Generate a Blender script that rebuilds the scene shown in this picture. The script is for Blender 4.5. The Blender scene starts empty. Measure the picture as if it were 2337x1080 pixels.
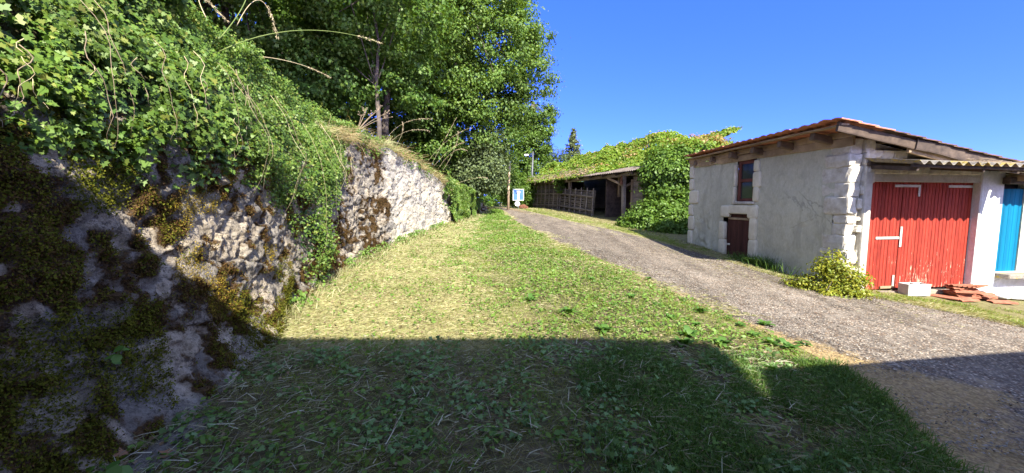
import bpy, math, random
import numpy as np
from mathutils import Vector, Matrix
R = math.radians
rng = np.random.default_rng(7)
random.seed(7)
sc = bpy.context.scene
col = sc.collection

# ------------------------------------------------------------------ camera, sky, sun, exposure
cam = bpy.data.cameras.new('camera')
cam.sensor_width = 36.0
cam.lens = 36.0 * 878 / 2337
cam.clip_start = 0.05
cam.clip_end = 6000
co = bpy.data.objects.new('camera', cam)
col.objects.link(co)
co.location = (0, 0, 1.6)
co.rotation_euler = (R(85), 0, 0)
sc.camera = co

SUN = Vector((0.42, -1.0, 1.02)).normalized()          # towards the sun
el = math.asin(SUN.z)
az = math.atan2(SUN.x, SUN.y)
w = bpy.data.worlds.new('World')
sc.world = w
w.use_nodes = True
nt = w.node_tree
sky = nt.nodes.new('ShaderNodeTexSky')
sky.sky_type = 'NISHITA'
sky.sun_disc = False
sky.sun_elevation = el
sky.sun_rotation = az
sky.air_density = 0.6
sky.dust_density = 0.0
sky.ozone_density = 3.0
sky.altitude = 300
bg = nt.nodes['Background']
bg.inputs['Strength'].default_value = 0.15
# deeper blue away from the sun, paler round it
tc_ = nt.nodes.new('ShaderNodeTexCoord'); dp_ = nt.nodes.new('ShaderNodeVectorMath'); dp_.operation = 'DOT_PRODUCT'
dp_.inputs[1].default_value = SUN; nt.links.new(tc_.outputs['Generated'], dp_.inputs[0])
mr_ = nt.nodes.new('ShaderNodeMapRange'); mr_.inputs[1].default_value = 0.02; mr_.inputs[2].default_value = 0.55
nt.links.new(dp_.outputs['Value'], mr_.inputs[0])
tm_ = nt.nodes.new('ShaderNodeMix'); tm_.data_type = 'RGBA'; nt.links.new(mr_.outputs[0], tm_.inputs[0])
tm_.inputs[6].default_value = (.25, .50, .95, 1); tm_.inputs[7].default_value = (2.5, 2.1, 1.5, 1)
tn_ = nt.nodes.new('ShaderNodeMix'); tn_.data_type = 'RGBA'; tn_.blend_type = 'MULTIPLY'; tn_.inputs[0].default_value = 1
nt.links.new(sky.outputs[0], tn_.inputs[6]); nt.links.new(tm_.outputs[2], tn_.inputs[7]); 
sz_ = nt.nodes.new('ShaderNodeSeparateXYZ'); nt.links.new(tc_.outputs['Generated'], sz_.inputs[0])
m2_ = nt.nodes.new('ShaderNodeMapRange'); m2_.inputs[2].default_value = 0.5; nt.links.new(sz_.outputs[2], m2_.inputs[0])
hz_ = nt.nodes.new('ShaderNodeMix'); hz_.data_type = 'RGBA'; nt.links.new(m2_.outputs[0], hz_.inputs[0])
hz_.inputs[6].default_value = (.72, .44, 1, 1); hz_.inputs[7].default_value = (1, .86, 1, 1)
t2_ = nt.nodes.new('ShaderNodeMix'); t2_.data_type = 'RGBA'; t2_.blend_type = 'MULTIPLY'; t2_.inputs[0].default_value = 1
nt.links.new(tn_.outputs[2], t2_.inputs[6]); nt.links.new(hz_.outputs[2], t2_.inputs[7]); nt.links.new(t2_.outputs[2], bg.inputs[0])
sl = bpy.data.lights.new('sun', 'SUN')
sl.energy = 4.2
sl.angle = R(0.53)
sl.color = (1.0, 0.95, 0.86)
so = bpy.data.objects.new('sun', sl)
so.rotation_euler = (-SUN).to_track_quat('-Z', 'Y').to_euler()
so.location = (10, -30, 30)
col.objects.link(so)
sc.view_settings.view_transform = 'Standard'
sc.view_settings.look = 'None'
sc.view_settings.gamma = 1.0
sc.view_settings.exposure = 2.0
sc.cycles.max_bounces = 6
sc.cycles.diffuse_bounces = 3
sc.cycles.transmission_bounces = 4

# ------------------------------------------------------------------ noise
def _h(ix, iy, iz, s):
    h = (ix.astype(np.int64) * 374761393 + iy.astype(np.int64) * 668265263 + iz.astype(np.int64) * 2147483647 + s * 974634777) & 0xffffffff
    h = ((h ^ (h >> 13)) * 1274126177) & 0xffffffff
    h = h ^ (h >> 16)
    h = (h * 2246822519) & 0xffffffff
    return ((h ^ (h >> 15)) & 0xffffff) / float(0x1000000)

def vnoise(P, s=0):
    P = np.asarray(P, float)
    i = np.floor(P)
    f = P - i
    f = f * f * (3 - 2 * f)
    o = 0
    for a in (0, 1):
        wa = f[:, 0] if a else 1 - f[:, 0]
        for b in (0, 1):
            wb = f[:, 1] if b else 1 - f[:, 1]
            for c in (0, 1):
                wc = f[:, 2] if c else 1 - f[:, 2]
                o = o + wa * wb * wc * _h(i[:, 0] + a, i[:, 1] + b, i[:, 2] + c, s)
    return o

def fbm(P, oct=4, s=0):
    P = np.asarray(P, float)
    t = 0; a = 0.5; n = 0
    for k in range(oct):
        t = t + a * vnoise(P * 2 ** k + 17.3 * k, s + k); n += a; a *= 0.5
    return t / n

def worley2(U, V, s=0):
    iu = np.floor(U); iv = np.floor(V)
    f1 = np.full(U.shape, 9.0); f2 = f1.copy(); idc = np.zeros(U.shape); ox = np.zeros(U.shape); oy = np.zeros(U.shape)
    for a in (-1, 0, 1):
        for b in (-1, 0, 1):
            cu = iu + a; cv = iv + b; z = cu * 0
            px = cu + 0.15 + 0.7 * _h(cu, cv, z, s); py = cv + 0.15 + 0.7 * _h(cu, cv, z, s + 1)
            d = np.hypot(px - U, py - V); q = _h(cu, cv, z, s + 2)
            n1 = d < f1
            f2 = np.where(n1, f1, np.minimum(f2, d))
            idc = np.where(n1, q, idc); f1 = np.where(n1, d, f1); ox = np.where(n1, U - px, ox); oy = np.where(n1, V - py, oy)
    return f1, f2, idc, ox, oy

def sst(a, b, x):
    t = np.clip((x - a) / (b - a), 0, 1)
    return t * t * (3 - 2 * t)

# ------------------------------------------------------------------ ground shape
def zg(X, Y):
    X = np.asarray(X, float); Y = np.asarray(Y, float)
    r = 0.058 * (np.clip(Y, 3, 25) - 4)
    fall = 0.066 * np.maximum(0, np.minimum(X, 12) - 1) * np.clip((25 - Y) / 17, 0, 1.1)
    return r - fall
def zgf(x, y): return float(zg(x, y))

WY = np.array([-3, -1, 1, 2.65, 3.4, 4.4, 5.7, 6.4, 8.5, 10.5, 15, 20.7, 24, 40])
WX = np.array([-2.85, -2.85, -2.88, -2.92, -2.95, -3.03, -3.28, -3.38, -3.62, -3.45, -2.87, -1.95, -1.5, -1.2])
_yy = np.arange(-4, 41, 0.05)
_k = np.exp(-0.5 * (np.arange(-30, 31) * 0.05 / 0.6) ** 2); _k /= _k.sum()
_xx = np.convolve(np.pad(np.interp(_yy, WY, WX), 30, mode='edge'), _k, 'valid')
def xw(Y): return np.interp(Y, _yy, _xx)
def dxw(Y): return (xw(np.asarray(Y) + 0.05) - xw(np.asarray(Y) - 0.05)) / 0.1
def wn(Y):                                             # outward normal of the wall in plan
    d = dxw(Y); l = np.sqrt(1 + d * d)
    return 1 / l, -d / l
def wtop(Y):
    y = np.atleast_1d(np.asarray(Y, float)).ravel(); z = np.zeros_like(y)
    n_ = fbm(np.stack([y * .9, z, z], 1), 3, 202) - .5 + .5 * (fbm(np.stack([y * 3.1, z, z], 1), 2, 203) - .5)
    return wtop0(Y) + .42 * (n_ * sst(8, 9.5, y) * (1 - sst(22, 24, y))).reshape(np.shape(Y))
def wtop0(Y): return np.interp(Y, [-5, 12, 14.6, 17.3, 20.3, 22, 24, 27, 60], [3.05, 3.05, 2.75, 2.35, 1.75, 1.5, 1.3, 1.25, 1.25])
RLY = np.array([-6, 0, 2.47, 2.83, 3.51, 4.14, 4.97, 6.13, 8.09, 11.01, 16.49, 20.73, 23.1, 26, 32])
RLX = np.array([3.0, 2.9, 2.95, 3.1, 3.42, 3.52, 3.35, 2.95, 2.44, 1.41, 0.22, -0.44, -0.62, -1.2, -4.5])
RRY = np.array([-6, 3, 6.02, 6.54, 7.1, 7.36, 7.99, 8.71, 9.85, 10.96, 12.84, 15.17, 17.81, 21.36, 24.5, 27, 32])
RRX = np.array([13, 11, 8.3, 7.85, 7.2, 6.75, 6.25, 5.95, 5.75, 5.4, 4.87, 4.01, 2.67, 1.49, 0.46, -0.4, -3.2])
def roadL(Y): return np.interp(Y, RLY, RLX)
def roadR(Y): return np.interp(Y, RRY, RRX)

# ------------------------------------------------------------------ mesh helpers
def mesh_np(name, V, F, smooth=False):
    V = np.asarray(V, np.float32); me = bpy.data.meshes.new(name)
    if not isinstance(F, list): F = [F]
    F = [np.asarray(f, np.int32) for f in F if len(f)]
    me.vertices.add(len(V)); me.vertices.foreach_set('co', V.ravel())
    nl = sum(f.size for f in F); npoly = sum(len(f) for f in F)
    me.loops.add(nl); me.polygons.add(npoly)
    me.loops.foreach_set('vertex_index', np.concatenate([f.ravel() for f in F]))
    tot = np.concatenate([np.full(len(f), f.shape[1], np.int32) for f in F])
    st = np.concatenate([[0], np.cumsum(tot)[:-1]]).astype(np.int32)
    me.polygons.foreach_set('loop_start', st)
    if smooth: me.polygons.foreach_set('use_smooth', np.ones(npoly, bool))
    me.update(calc_edges=True); me.validate()
    return me

def tag(o, label=None, cat=None, group=None, kind=None):
    if label: o['label'] = label
    if cat: o['category'] = cat
    if group: o['group'] = group
    if kind: o['kind'] = kind
    return o

def link(name, me, m, parent=None):
    o = bpy.data.objects.new(name, me); col.objects.link(o)
    if m is not None: me.materials.append(m)
    if parent is not None: o.parent = parent
    return o

def empty(name, loc, label, cat, group=None, rz=0.0):
    o = bpy.data.objects.new(name, None); col.objects.link(o)
    o.location = loc; o.rotation_euler = (0, 0, rz); o.empty_display_size = 0.1
    return tag(o, label, cat, group)

class MB:
    def __init__(s): s.v = []; s.f = []; s.n = 0
    def add(s, V, F):
        V = np.asarray(V, float)
        s.f += [[i + s.n for i in f] for f in F]; s.v.append(V); s.n += len(V); return s
    def box(s, ctr, d, rot=None, j=0.0, bev=0.0):
        h = np.array(d) / 2.0
        if bev > 0:
            b = min(bev, *(h * 0.45))
            V = []; F = []
            idx = {}
            for sx in (-1, 1):
                for sy in (-1, 1):
                    for sz in (-1, 1):
                        for ax in range(3):
                            p = np.array([sx, sy, sz]) * (h - b); p[ax] = (sx, sy, sz)[ax] * h[ax]
                            idx[(sx, sy, sz, ax)] = len(V); V.append(p)
            I = lambda a, b_, c_, ax: idx[(a, b_, c_, ax)]
            for sg in (-1, 1):
                q = [I(sg, -1, -1, 0), I(sg, 1, -1, 0), I(sg, 1, 1, 0), I(sg, -1, 1, 0)]; F.append(q if sg > 0 else q[::-1])
                q = [I(-1, sg, -1, 1), I(-1, sg, 1, 1), I(1, sg, 1, 1), I(1, sg, -1, 1)]; F.append(q if sg > 0 else q[::-1])
                q = [I(-1, -1, sg, 2), I(1, -1, sg, 2), I(1, 1, sg, 2), I(-1, 1, sg, 2)]; F.append(q if sg > 0 else q[::-1])
            for a in (-1, 1):
                for c in (-1, 1):
                    F.append([I(a, c, -1, 0), I(a, c, 1, 0), I(a, c, 1, 1), I(a, c, -1, 1)])
                    F.append([I(a, -1, c, 0), I(a, 1, c, 0), I(a, 1, c, 2), I(a, -1, c, 2)])
                    F.append([I(-1, a, c, 1), I(1, a, c, 1), I(1, a, c, 2), I(-1, a, c, 2)])
                    for e in (-1, 1): F.append([I(a, c, e, 0), I(a, c, e, 1), I(a, c, e, 2)])
            V = np.array(V)
        else:
            V = np.array([[x, y, z] for x in (-1, 1) for y in (-1, 1) for z in (-1, 1)]) * h
            F = [[0, 1, 3, 2], [4, 6, 7, 5], [0, 4, 5, 1], [2, 3, 7, 6], [0, 2, 6, 4], [1, 5, 7, 3]]
        if j: V = V + np.random.default_rng(int(abs(ctr[0] * 997 + ctr[1] * 131 + ctr[2] * 71)) + s.n).normal(0, j, V.shape)
        if rot is not None: V = V @ np.array(rot).T
        return s.add(V + np.array(ctr), F)
    def beam(s, a, b, w_, h_, up=(0, 0, 1), nseg=1, j=0.0, bev=0.006):
        a = np.array(a, float); b = np.array(b, float); x = b - a; L = np.linalg.norm(x); x /= L
        y = np.cross(np.array(up, float), x); y /= np.linalg.norm(y); z = np.cross(x, y)
        M = np.stack([x, y, z], 1)
        if nseg <= 1: return s.box((a + b) / 2, (L, w_, h_), M, j, bev)
        V = []; F = []; r = np.random.default_rng(int(L * 1000) + s.n)
        for k in range(nseg + 1):
            t = k / nseg
            cc = a + (b - a) * t + y * r.normal(0, j) + z * r.normal(0, j)
            ww = w_ * (1 + r.normal(0, 0.04)); hh = h_ * (1 + r.normal(0, 0.04))
            for (p, q) in ((-.5, -.38), (-.38, -.5), (.38, -.5), (.5, -.38), (.5, .38), (.38, .5), (-.38, .5), (-.5, .38)):
                V.append(cc + y * p * ww + z * q * hh)
        for k in range(nseg):
            for i in range(8):
                F.append([k * 8 + i, k * 8 + (i + 1) % 8, k * 8 + 8 + (i + 1) % 8, k * 8 + 8 + i])
        F.append(list(range(7, -1, -1))); F.append([nseg * 8 + i for i in range(8)])
        return s.add(V, F)
    def tube(s, pts, rad, n=6, cap=True):
        pts = np.asarray(pts, float); rad = np.broadcast_to(np.asarray(rad, float), (len(pts),))
        V = []; F = []
        T = np.gradient(pts, axis=0); T /= np.linalg.norm(T, axis=1, keepdims=True) + 1e-9
        ref = np.array([0.3, 0.9, 0.2]) if abs(T[0][2]) > 0.7 else np.array([0, 0, 1.0])
        for k in range(len(pts)):
            u = np.cross(ref, T[k]); u /= np.linalg.norm(u) + 1e-9; v = np.cross(T[k], u)
            for i in range(n):
                a = 2 * math.pi * i / n
                V.append(pts[k] + rad[k] * (math.cos(a) * u + math.sin(a) * v))
        for k in range(len(pts) - 1):
            for i in range(n): F.append([k * n + i, k * n + (i + 1) % n, k * n + n + (i + 1) % n, k * n + n + i])
        if cap: F.append(list(range(n - 1, -1, -1))); F.append([(len(pts) - 1) * n + i for i in range(n)])
        return s.add(V, F)
    def build(s, name, m, parent=None, smooth=False, xf=None):
        V = np.concatenate(s.v)
        if xf is not None: V = V @ np.array(xf[0]).T + np.array(xf[1])
        me = bpy.data.meshes.new(name); me.from_pydata(V.tolist(), [], s.f); me.update()
        if smooth: me.polygons.foreach_set('use_smooth', [True] * len(me.polygons))
        return link(name, me, m, parent)

def grid_faces(nu, nv):
    i = np.arange(nu - 1)[:, None]; j = np.arange(nv - 1)[None, :]
    a = (i * nv + j).ravel()
    return np.stack([a, a + nv, a + nv + 1, a + 1], 1)

SH = {
 'spike': np.array([(0, 0), (.12, .3), (0, 1), (-.12, .3)]),
 'diamond': np.array([(0, 0), (.3, .45), (0, 1), (-.3, .45)]),
 'oval': np.array([(0, 0), (.26, .22), (.34, .5), (.2, .82), (0, 1), (-.2, .82), (-.34, .5), (-.26, .22)]),
 'ivy': np.array([(0, 0.05), (.2, -.1), (.52, .08), (.3, .33), (.4, .6), (.16, .62), (0, 1), (-.16, .62), (-.4, .6), (-.3, .33), (-.52, .08), (-.2, -.1)]),
 'maple': np.array([(0, 0), (.35, .02), (.22, .3), (.55, .55), (.2, .62), (0, 1), (-.2, .62), (-.55, .55), (-.22, .3), (-.35, .02)]),
 'needle': np.array([(-.05, 0), (.05, 0), (.03, .6), (0, 1), (-.03, .6)]),
}
def nrm(a): return a / (np.linalg.norm(a, axis=1, keepdims=True) + 1e-9)
def leaves(P, N, size, shape='diamond', tipbias=(0, 0, -0.4), fold=0.25, r=rng):
    """one bent polygon per leaf; N is its face normal"""
    n = len(P); sh = SH[shape]; k = len(sh)
    N = nrm(N)
    T = nrm(r.normal(0, 0.7, (n, 3)) + np.array(tipbias))
    T = nrm(T - (T * N).sum(1, keepdims=True) * N)
    B = np.cross(N, T)
    size = np.broadcast_to(np.asarray(size, float), (n,))
    V = np.zeros((n, k, 3))
    for i, (x, y) in enumerate(sh):
        z = fold * abs(x) - 0.18 * y * y
        V[:, i] = P + size[:, None] * (x * B + y * T + z * N)
    return V.reshape(-1, 3), np.arange(n * k).reshape(n, k)
def merge(parts):
    Vs = []; Fs = []; o = 0
    for V, F in parts:
        Vs.append(V); Fs.append(F + o); o += len(V)
    return np.concatenate(Vs), Fs
def blades(P, D, L, W, bend, r=rng):
    """grass: two quads and a tip, D start direction, bends towards the horizontal"""
    n = len(P); D = nrm(D)
    H = r.normal(0, 1, (n, 3)); H[:, 2] = 0; H = nrm(H)
    S = nrm(np.cross(D, H + np.array([0.01, 0, 0])))
    L = np.broadcast_to(L, (n,))[:, None]; W = np.broadcast_to(W, (n,))[:, None]; b = np.broadcast_to(bend, (n,))[:, None]
    p1 = P + D * L * 0.5 + H * L * b * 0.18
    p2 = P + D * L * (0.85 - 0.15 * b) + H * L * b * 0.6 - np.array([0, 0, 1.0]) * L * b * 0.12
    V = np.stack([P - S * W, P + S * W, p1 - S * W * 0.8, p1 + S * W * 0.8, p2], 1).reshape(-1, 3)
    i = np.arange(n) * 5
    return V, [np.stack([i, i + 1, i + 3, i + 2], 1), np.stack([i + 2, i + 3, i + 4], 1)]

# ------------------------------------------------------------------ materials
def newmat(name):
    m = bpy.data.materials.new(name); m.use_nodes = True
    t = m.node_tree; t.nodes.clear()
    out = t.nodes.new('ShaderNodeOutputMaterial')
    return m, t, out
def ND(t, kind, **kw):
    n = t.nodes.new(kind)
    for k, v in kw.items():
        if k in n.inputs: n.inputs[k].default_value = v
        else: setattr(n, k, v)
    return n
def ramp(t, fac, stops, interp='LINEAR'):
    r_ = t.nodes.new('ShaderNodeValToRGB'); cr = r_.color_ramp; cr.interpolation = interp
    while len(cr.elements) < len(stops): cr.elements.new(0.5)
    for e, (p, c) in zip(cr.elements, stops):
        e.position = p; e.color = (c[0], c[1], c[2], 1) if not isinstance(c, (int, float)) else (c, c, c, 1)
    t.links.new(fac, r_.inputs[0]); return r_.outputs[0]
def mixc(t, fac, a, b, mode='MIX'):
    m = t.nodes.new('ShaderNodeMix'); m.data_type = 'RGBA'; m.blend_type = mode
    for i, x in ((0, fac), (6, a), (7, b)):
        if hasattr(x, 'is_linked') or hasattr(x, 'links'): t.links.new(x, m.inputs[i])
        elif isinstance(x, (int, float)): m.inputs[i].default_value = x
        else: m.inputs[i].default_value = (x[0], x[1], x[2], 1)
    return m.outputs[2]
def math_(t, op, a, b=None, clamp=False):
    m = t.nodes.new('ShaderNodeMath'); m.operation = op; m.use_clamp = clamp
    for i, x in ((0, a), (1, b)):
        if x is None: continue
        if isinstance(x, (int, float)): m.inputs[i].default_value = x
        else: t.links.new(x, m.inputs[i])
    return m.outputs[0]
def pos(t, scale=(1, 1, 1), rz=0.0, obj=False):
    if obj: g = t.nodes.new('ShaderNodeTexCoord').outputs['Object']
    else: g = t.nodes.new('ShaderNodeNewGeometry').outputs['Position']
    mp = t.nodes.new('ShaderNodeMapping'); mp.inputs['Scale'].default_value = scale; mp.inputs['Rotation'].default_value = (0, 0, rz)
    t.links.new(g, mp.inputs[0]); return mp.outputs[0]
def noise(t, vec, scale, detail=4, rough=0.6, dist=0.0):
    n = ND(t, 'ShaderNodeTexNoise', Scale=scale, Detail=detail, Roughness=rough, Distortion=dist)
    t.links.new(vec, n.inputs['Vector']); return n.outputs[0]
def voro(t, vec, scale, feat='F1', out='Distance'):
    n = ND(t, 'ShaderNodeTexVoronoi', Scale=scale); n.feature = feat
    t.links.new(vec, n.inputs['Vector']); return n.outputs[out]
def finish(t, out, colr, rough=0.85, bump=None, bstr=0.3, bdist=0.02, metal=0.0, spec=0.3):
    b = ND(t, 'ShaderNodeBsdfPrincipled', Roughness=rough, Metallic=metal)
    b.inputs['Specular IOR Level'].default_value = spec
    if isinstance(colr, tuple): b.inputs['Base Color'].default_value = (*colr, 1)
    else: t.links.new(colr, b.inputs['Base Color'])
    if bump is not None:
        bp = ND(t, 'ShaderNodeBump', Strength=bstr, Distance=bdist); t.links.new(bump, bp.inputs['Height']); t.links.new(bp.outputs[0], b.inputs['Normal'])
    t.links.new(b.outputs[0], out.inputs[0]); return b
def leafmat(name, cols, trans=0.35, big=0.6, bigscale=0.5, gloss=0.06):
    m, t, out = newmat(name)
    g = t.nodes.new('ShaderNodeNewGeometry')
    n = len(cols)
    c = ramp(t, g.outputs['Random Per Island'], [(i / max(1, n - 1), cc) for i, cc in enumerate(cols)])
    nz = noise(t, pos(t), bigscale, 3)
    br = ramp(t, nz, [(0.3, 1 - big * 0.55), (0.7, 1 + big * 0.4)])
    c = mixc(t, 1.0, c, br, 'MULTIPLY')
    d = t.nodes.new('ShaderNodeBsdfDiffuse'); t.links.new(c, d.inputs[0])
    tr = t.nodes.new('ShaderNodeBsdfTranslucent')
    c2 = mixc(t, 1.0, c, (1.5, 1.35, 0.5), 'MULTIPLY'); t.links.new(c2, tr.inputs[0])
    mx = ND(t, 'ShaderNodeMixShader', Fac=trans); t.links.new(d.outputs[0], mx.inputs[1]); t.links.new(tr.outputs[0], mx.inputs[2])
    gl = ND(t, 'ShaderNodeBsdfGlossy', Roughness=0.5, Color=(.55, .6, .45, 1))
    m2 = ND(t, 'ShaderNodeMixShader', Fac=gloss * .55); t.links.new(mx.outputs[0], m2.inputs[1]); t.links.new(gl.outputs[0], m2.inputs[2])
    t.links.new(m2.outputs[0], out.inputs[0]); return m
def woodmat(name, c1, c2, rz=0.0, stretch=(2, 2, 24), rough=0.85, bstr=0.4):
    m, t, out = newmat(name)
    v = pos(t, stretch, rz)
    a = noise(t, v, 1.6, 6, 0.65, 0.4); b = noise(t, pos(t), 1.1, 3)
    c = ramp(t, a, [(0.3, c1), (0.7, c2)])
    c = mixc(t, 1.0, c, ramp(t, b, [(0.3, 0.6), (0.7, 1.25)]), 'MULTIPLY')
    finish(t, out, c, rough, a, bstr, 0.01); return m
def plain(name, c1, c2, scale=3, rough=0.85, bstr=0.25, bscale=25, bdist=0.01, metal=0.0, spec=0.3):
    m, t, out = newmat(name)
    a = noise(t, pos(t), scale, 6, 0.65); b = noise(t, pos(t), bscale, 5, 0.7)
    c = ramp(t, a, [(0.32, c1), (0.68, c2)])
    finish(t, out, c, rough, b, bstr, bdist, metal, spec); return m

M = {}
M['ivy'] = leafmat('ivy_leaf', [(.05, .105, .015), (.085, .155, .018), (.12, .195, .024), (.065, .13, .018), (.105, .175, .024), (.14, .21, .028), (.085, .145, .02), (.22, .225, .04)], 0.33, 0.5, 1.3, 0.08)
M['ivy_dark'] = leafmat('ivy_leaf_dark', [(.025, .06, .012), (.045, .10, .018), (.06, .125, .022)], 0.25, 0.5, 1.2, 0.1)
M['leaf_a'] = leafmat('maple_leaf', [(.045, .10, .016), (.07, .14, .022), (.09, .165, .024), (.13, .19, .03)], 0.35, 0.5, 0.4)
M['leaf_b'] = leafmat('maple_leaf_light', [(.055, .115, .02), (.08, .15, .024), (.11, .185, .028), (.14, .2, .032)], 0.38, 0.5, 0.35)
M['leaf_grey'] = leafmat('willow_leaf', [(.085, .12, .05), (.11, .15, .06), (.13, .165, .05)], 0.35, 0.5, 0.5)
M['leaf_far'] = leafmat('far_leaf', [(.055, .09, .03), (.075, .115, .035), (.095, .13, .04)], 0.35, 0.6, 0.3)
M['conifer'] = leafmat('conifer_needle', [(.10, .14, .06), (.13, .165, .065), (.16, .18, .07)], 0.2, 0.4, 0.6)
M['creeper'] = leafmat('creeper_leaf', [(.085, .165, .014), (.12, .2, .018), (.16, .235, .022), (.2, .22, .03)], 0.38, 0.5, 0.6)
M['creeper_red'] = leafmat('creeper_leaf_red', [(.28, .14, .05), (.24, .2, .05), (.3, .19, .09)], 0.35, 0.3, 1.0)
M['shrub'] = leafmat('shrub_leaf', [(.06, .12, .016), (.085, .155, .02), (.12, .19, .028)], 0.35, 0.5, 1.0)
M['shrub_y'] = leafmat('yellow_shrub_leaf', [(.14, .19, .02), (.22, .25, .025), (.30, .28, .03), (.13, .18, .02)], 0.35, 0.4, 2.0)
M['grass'] = leafmat('grass_blade', [(.11, .18, .022), (.155, .225, .03), (.205, .265, .04), (.26, .29, .06)], 0.35, 0.4, 0.8, 0.05)
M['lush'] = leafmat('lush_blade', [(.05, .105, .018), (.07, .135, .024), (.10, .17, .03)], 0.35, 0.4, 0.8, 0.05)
M['straw'] = leafmat('straw_blade', [(.31, .285, .13), (.39, .355, .18), (.46, .42, .25), (.24, .29, .095), (.22, .165, .09), (.29, .31, .13)], 0.25, 0.3, 1.5, 0.04)
M['pale_hay'] = leafmat('pale_hay', [(.36, .335, .24), (.48, .45, .34), (.3, .33, .17), (.22, .17, .11), (.42, .4, .28)], .2, .3, 1.5, .03)
M['clover'] = leafmat('clover_leaf', [(.08, .155, .025), (.115, .2, .03), (.15, .24, .04)], 0.35, 0.4, 1.0, 0.06)
M['ground_ivy'] = leafmat('ground_ivy_leaf', [(.07, .15, .04), (.12, .22, .06), (.18, .29, .10), (.06, .12, .03)], 0.3, 0.4, 1.5, 0.1)
M['weed'] = leafmat('weed_leaf', [(.06, .14, .025), (.085, .175, .03), (.11, .2, .04)], 0.35, 0.3, 1.5, 0.07)
M['moss_b'] = leafmat('brown_moss', [(.055, .03, .012), (.09, .05, .018), (.125, .075, .027), (.09, .07, .02)], 0.1, 0.5, 3, 0.0)
M['moss_g'] = leafmat('green_moss', [(.07, .08, .012), (.10, .105, .014), (.14, .135, .016)], 0.15, 0.5, 3, 0.0)
M['moss_y'] = leafmat('yellow_moss', [(.14, .10, .015), (.22, .16, .02), (.29, .21, .03)], 0.15, 0.4, 3, 0.0)
M['stem'] = plain('vine_bark', (.16, .115, .07), (.3, .23, .15), 14)
M['dry'] = plain('dry_stalk', (.36, .28, .15), (.5, .42, .25), 8)
M['green_stem'] = plain('green_stalk', (.12, .17, .04), (.2, .24, .07), 8)
M['bark'] = plain('tree_bark', (.055, .045, .036), (.13, .105, .08), 5, 0.9, 0.6, 16, 0.03)
M['litter'] = leafmat('litter', [(.10, .06, .035), (.18, .12, .07), (.27, .2, .12), (.06, .04, .03)], 0.1, .3, 2, 0.02)
M['deadleaf'] = leafmat('dead_leaf', [(.25, .13, .08), (.3, .17, .1)], 0.2, 0.2, 2, 0.02)

# stone wall: limestone, mortar and moss stains follow mesh attributes
def m_wall():
    m, t, out = newmat('limestone_rubble')
    at = ND(t, 'ShaderNodeAttribute', attribute_name='moss'); ac = ND(t, 'ShaderNodeAttribute', attribute_name='clean'); ai = ND(t, 'ShaderNodeAttribute', attribute_name='stone')
    v = pos(t)
    n1 = noise(t, v, 2.2, 6, 0.7); n2 = noise(t, v, 14, 6, 0.75); n3 = noise(t, v, 60, 4, 0.7)
    c = ramp(t, n2, [(0.28, (.13, .112, .088)), (0.5, (.27, .24, .195)), (0.72, (.42, .385, .32))])
    c2 = ramp(t, n2, [(0.28, (.25, .21, .15)), (0.5, (.42, .385, .32)), (0.72, (.54, .51, .45))])
    c = mixc(t, ac.outputs['Fac'], c, c2)
    c = mixc(t, 1.0, c, ramp(t, ai.outputs['Fac'], [(0, (.62, .62, .64)), (0.5, (1, .98, .92)), (1, (1.3, 1.2, 1.02))]), 'MULTIPLY')
    c = mixc(t, 1.0, c, ramp(t, n1, [(0.3, .75), (0.7, 1.12)]), 'MULTIPLY')
    mk = math_(t, 'ADD', at.outputs['Fac'], math_(t, 'MULTIPLY', math_(t, 'SUBTRACT', n2, 0.5), 0.9))
    mk = ramp(t, mk, [(0.42, 0.0), (0.6, 1.0)])
    mc = ramp(t, noise(t, v, 40, 4), [(0.35, (.035, .022, .012)), (0.65, (.10, .06, .026))])
    c = mixc(t, mk, c, mc)
    lich = ramp(t, noise(t, v, 5.5, 5, 0.7), [(0.63, 0.0), (0.7, 0.75)])
    lc = mixc(t, ac.outputs['Fac'], (.30, .22, .04), (.62, .58, .45))
    c = mixc(t, math_(t, 'MULTIPLY', lich, 0.6), c, lc)
    h = math_(t, 'ADD', math_(t, 'MULTIPLY', n2, 0.7), math_(t, 'MULTIPLY', n3, 0.35))
    spk = ramp(t, math_(t, 'ADD', noise(t, v, 33, 5, 0.8), math_(t, 'MULTIPLY', noise(t, v, 4, 3), .35)), [(.70, 0.0), (.78, .8)])
    c = mixc(t, math_(t, 'MULTIPLY', spk, math_(t, 'SUBTRACT', 1.0, math_(t, 'MULTIPLY', ac.outputs['Fac'], .7))), c, (.06, .05, .04))
    finish(t, out, c, 0.95, h, 1.0, 0.04, spec=0.05); return m
M['wall'] = m_wall()

def m_soil():
    m, t, out = newmat('soil_and_thatch')
    v = pos(t); n1 = noise(t, v, 0.9, 5, 0.6); n2 = noise(t, v, 9, 6, 0.75); n3 = noise(t, v, 70, 3, 0.7)
    c = ramp(t, n2, [(0.3, (.04, .031, .021)), (0.55, (.085, .068, .042)), (0.75, (.17, .14, .075))])
    g = ramp(t, n2, [(0.3, (.035, .042, .015)), (0.7, (.085, .095, .032))])
    c = mixc(t, ramp(t, n1, [(0.42, 0.0), (0.6, 0.7)]), c, g)
    sa = ND(t, 'ShaderNodeAttribute', attribute_name='straw')
    th = ramp(t, noise(t, v, 38, 4, 0.75), [(0.3, (.11, .09, .04)), (0.5, (.26, .23, .095)), (0.7, (.38, .34, .16))])
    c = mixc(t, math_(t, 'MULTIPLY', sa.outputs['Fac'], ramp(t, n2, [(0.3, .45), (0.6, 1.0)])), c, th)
    finish(t, out, c, 1.0, n3, 0.6, 0.02, spec=0.05); return m
M['soil'] = m_soil()

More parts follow.
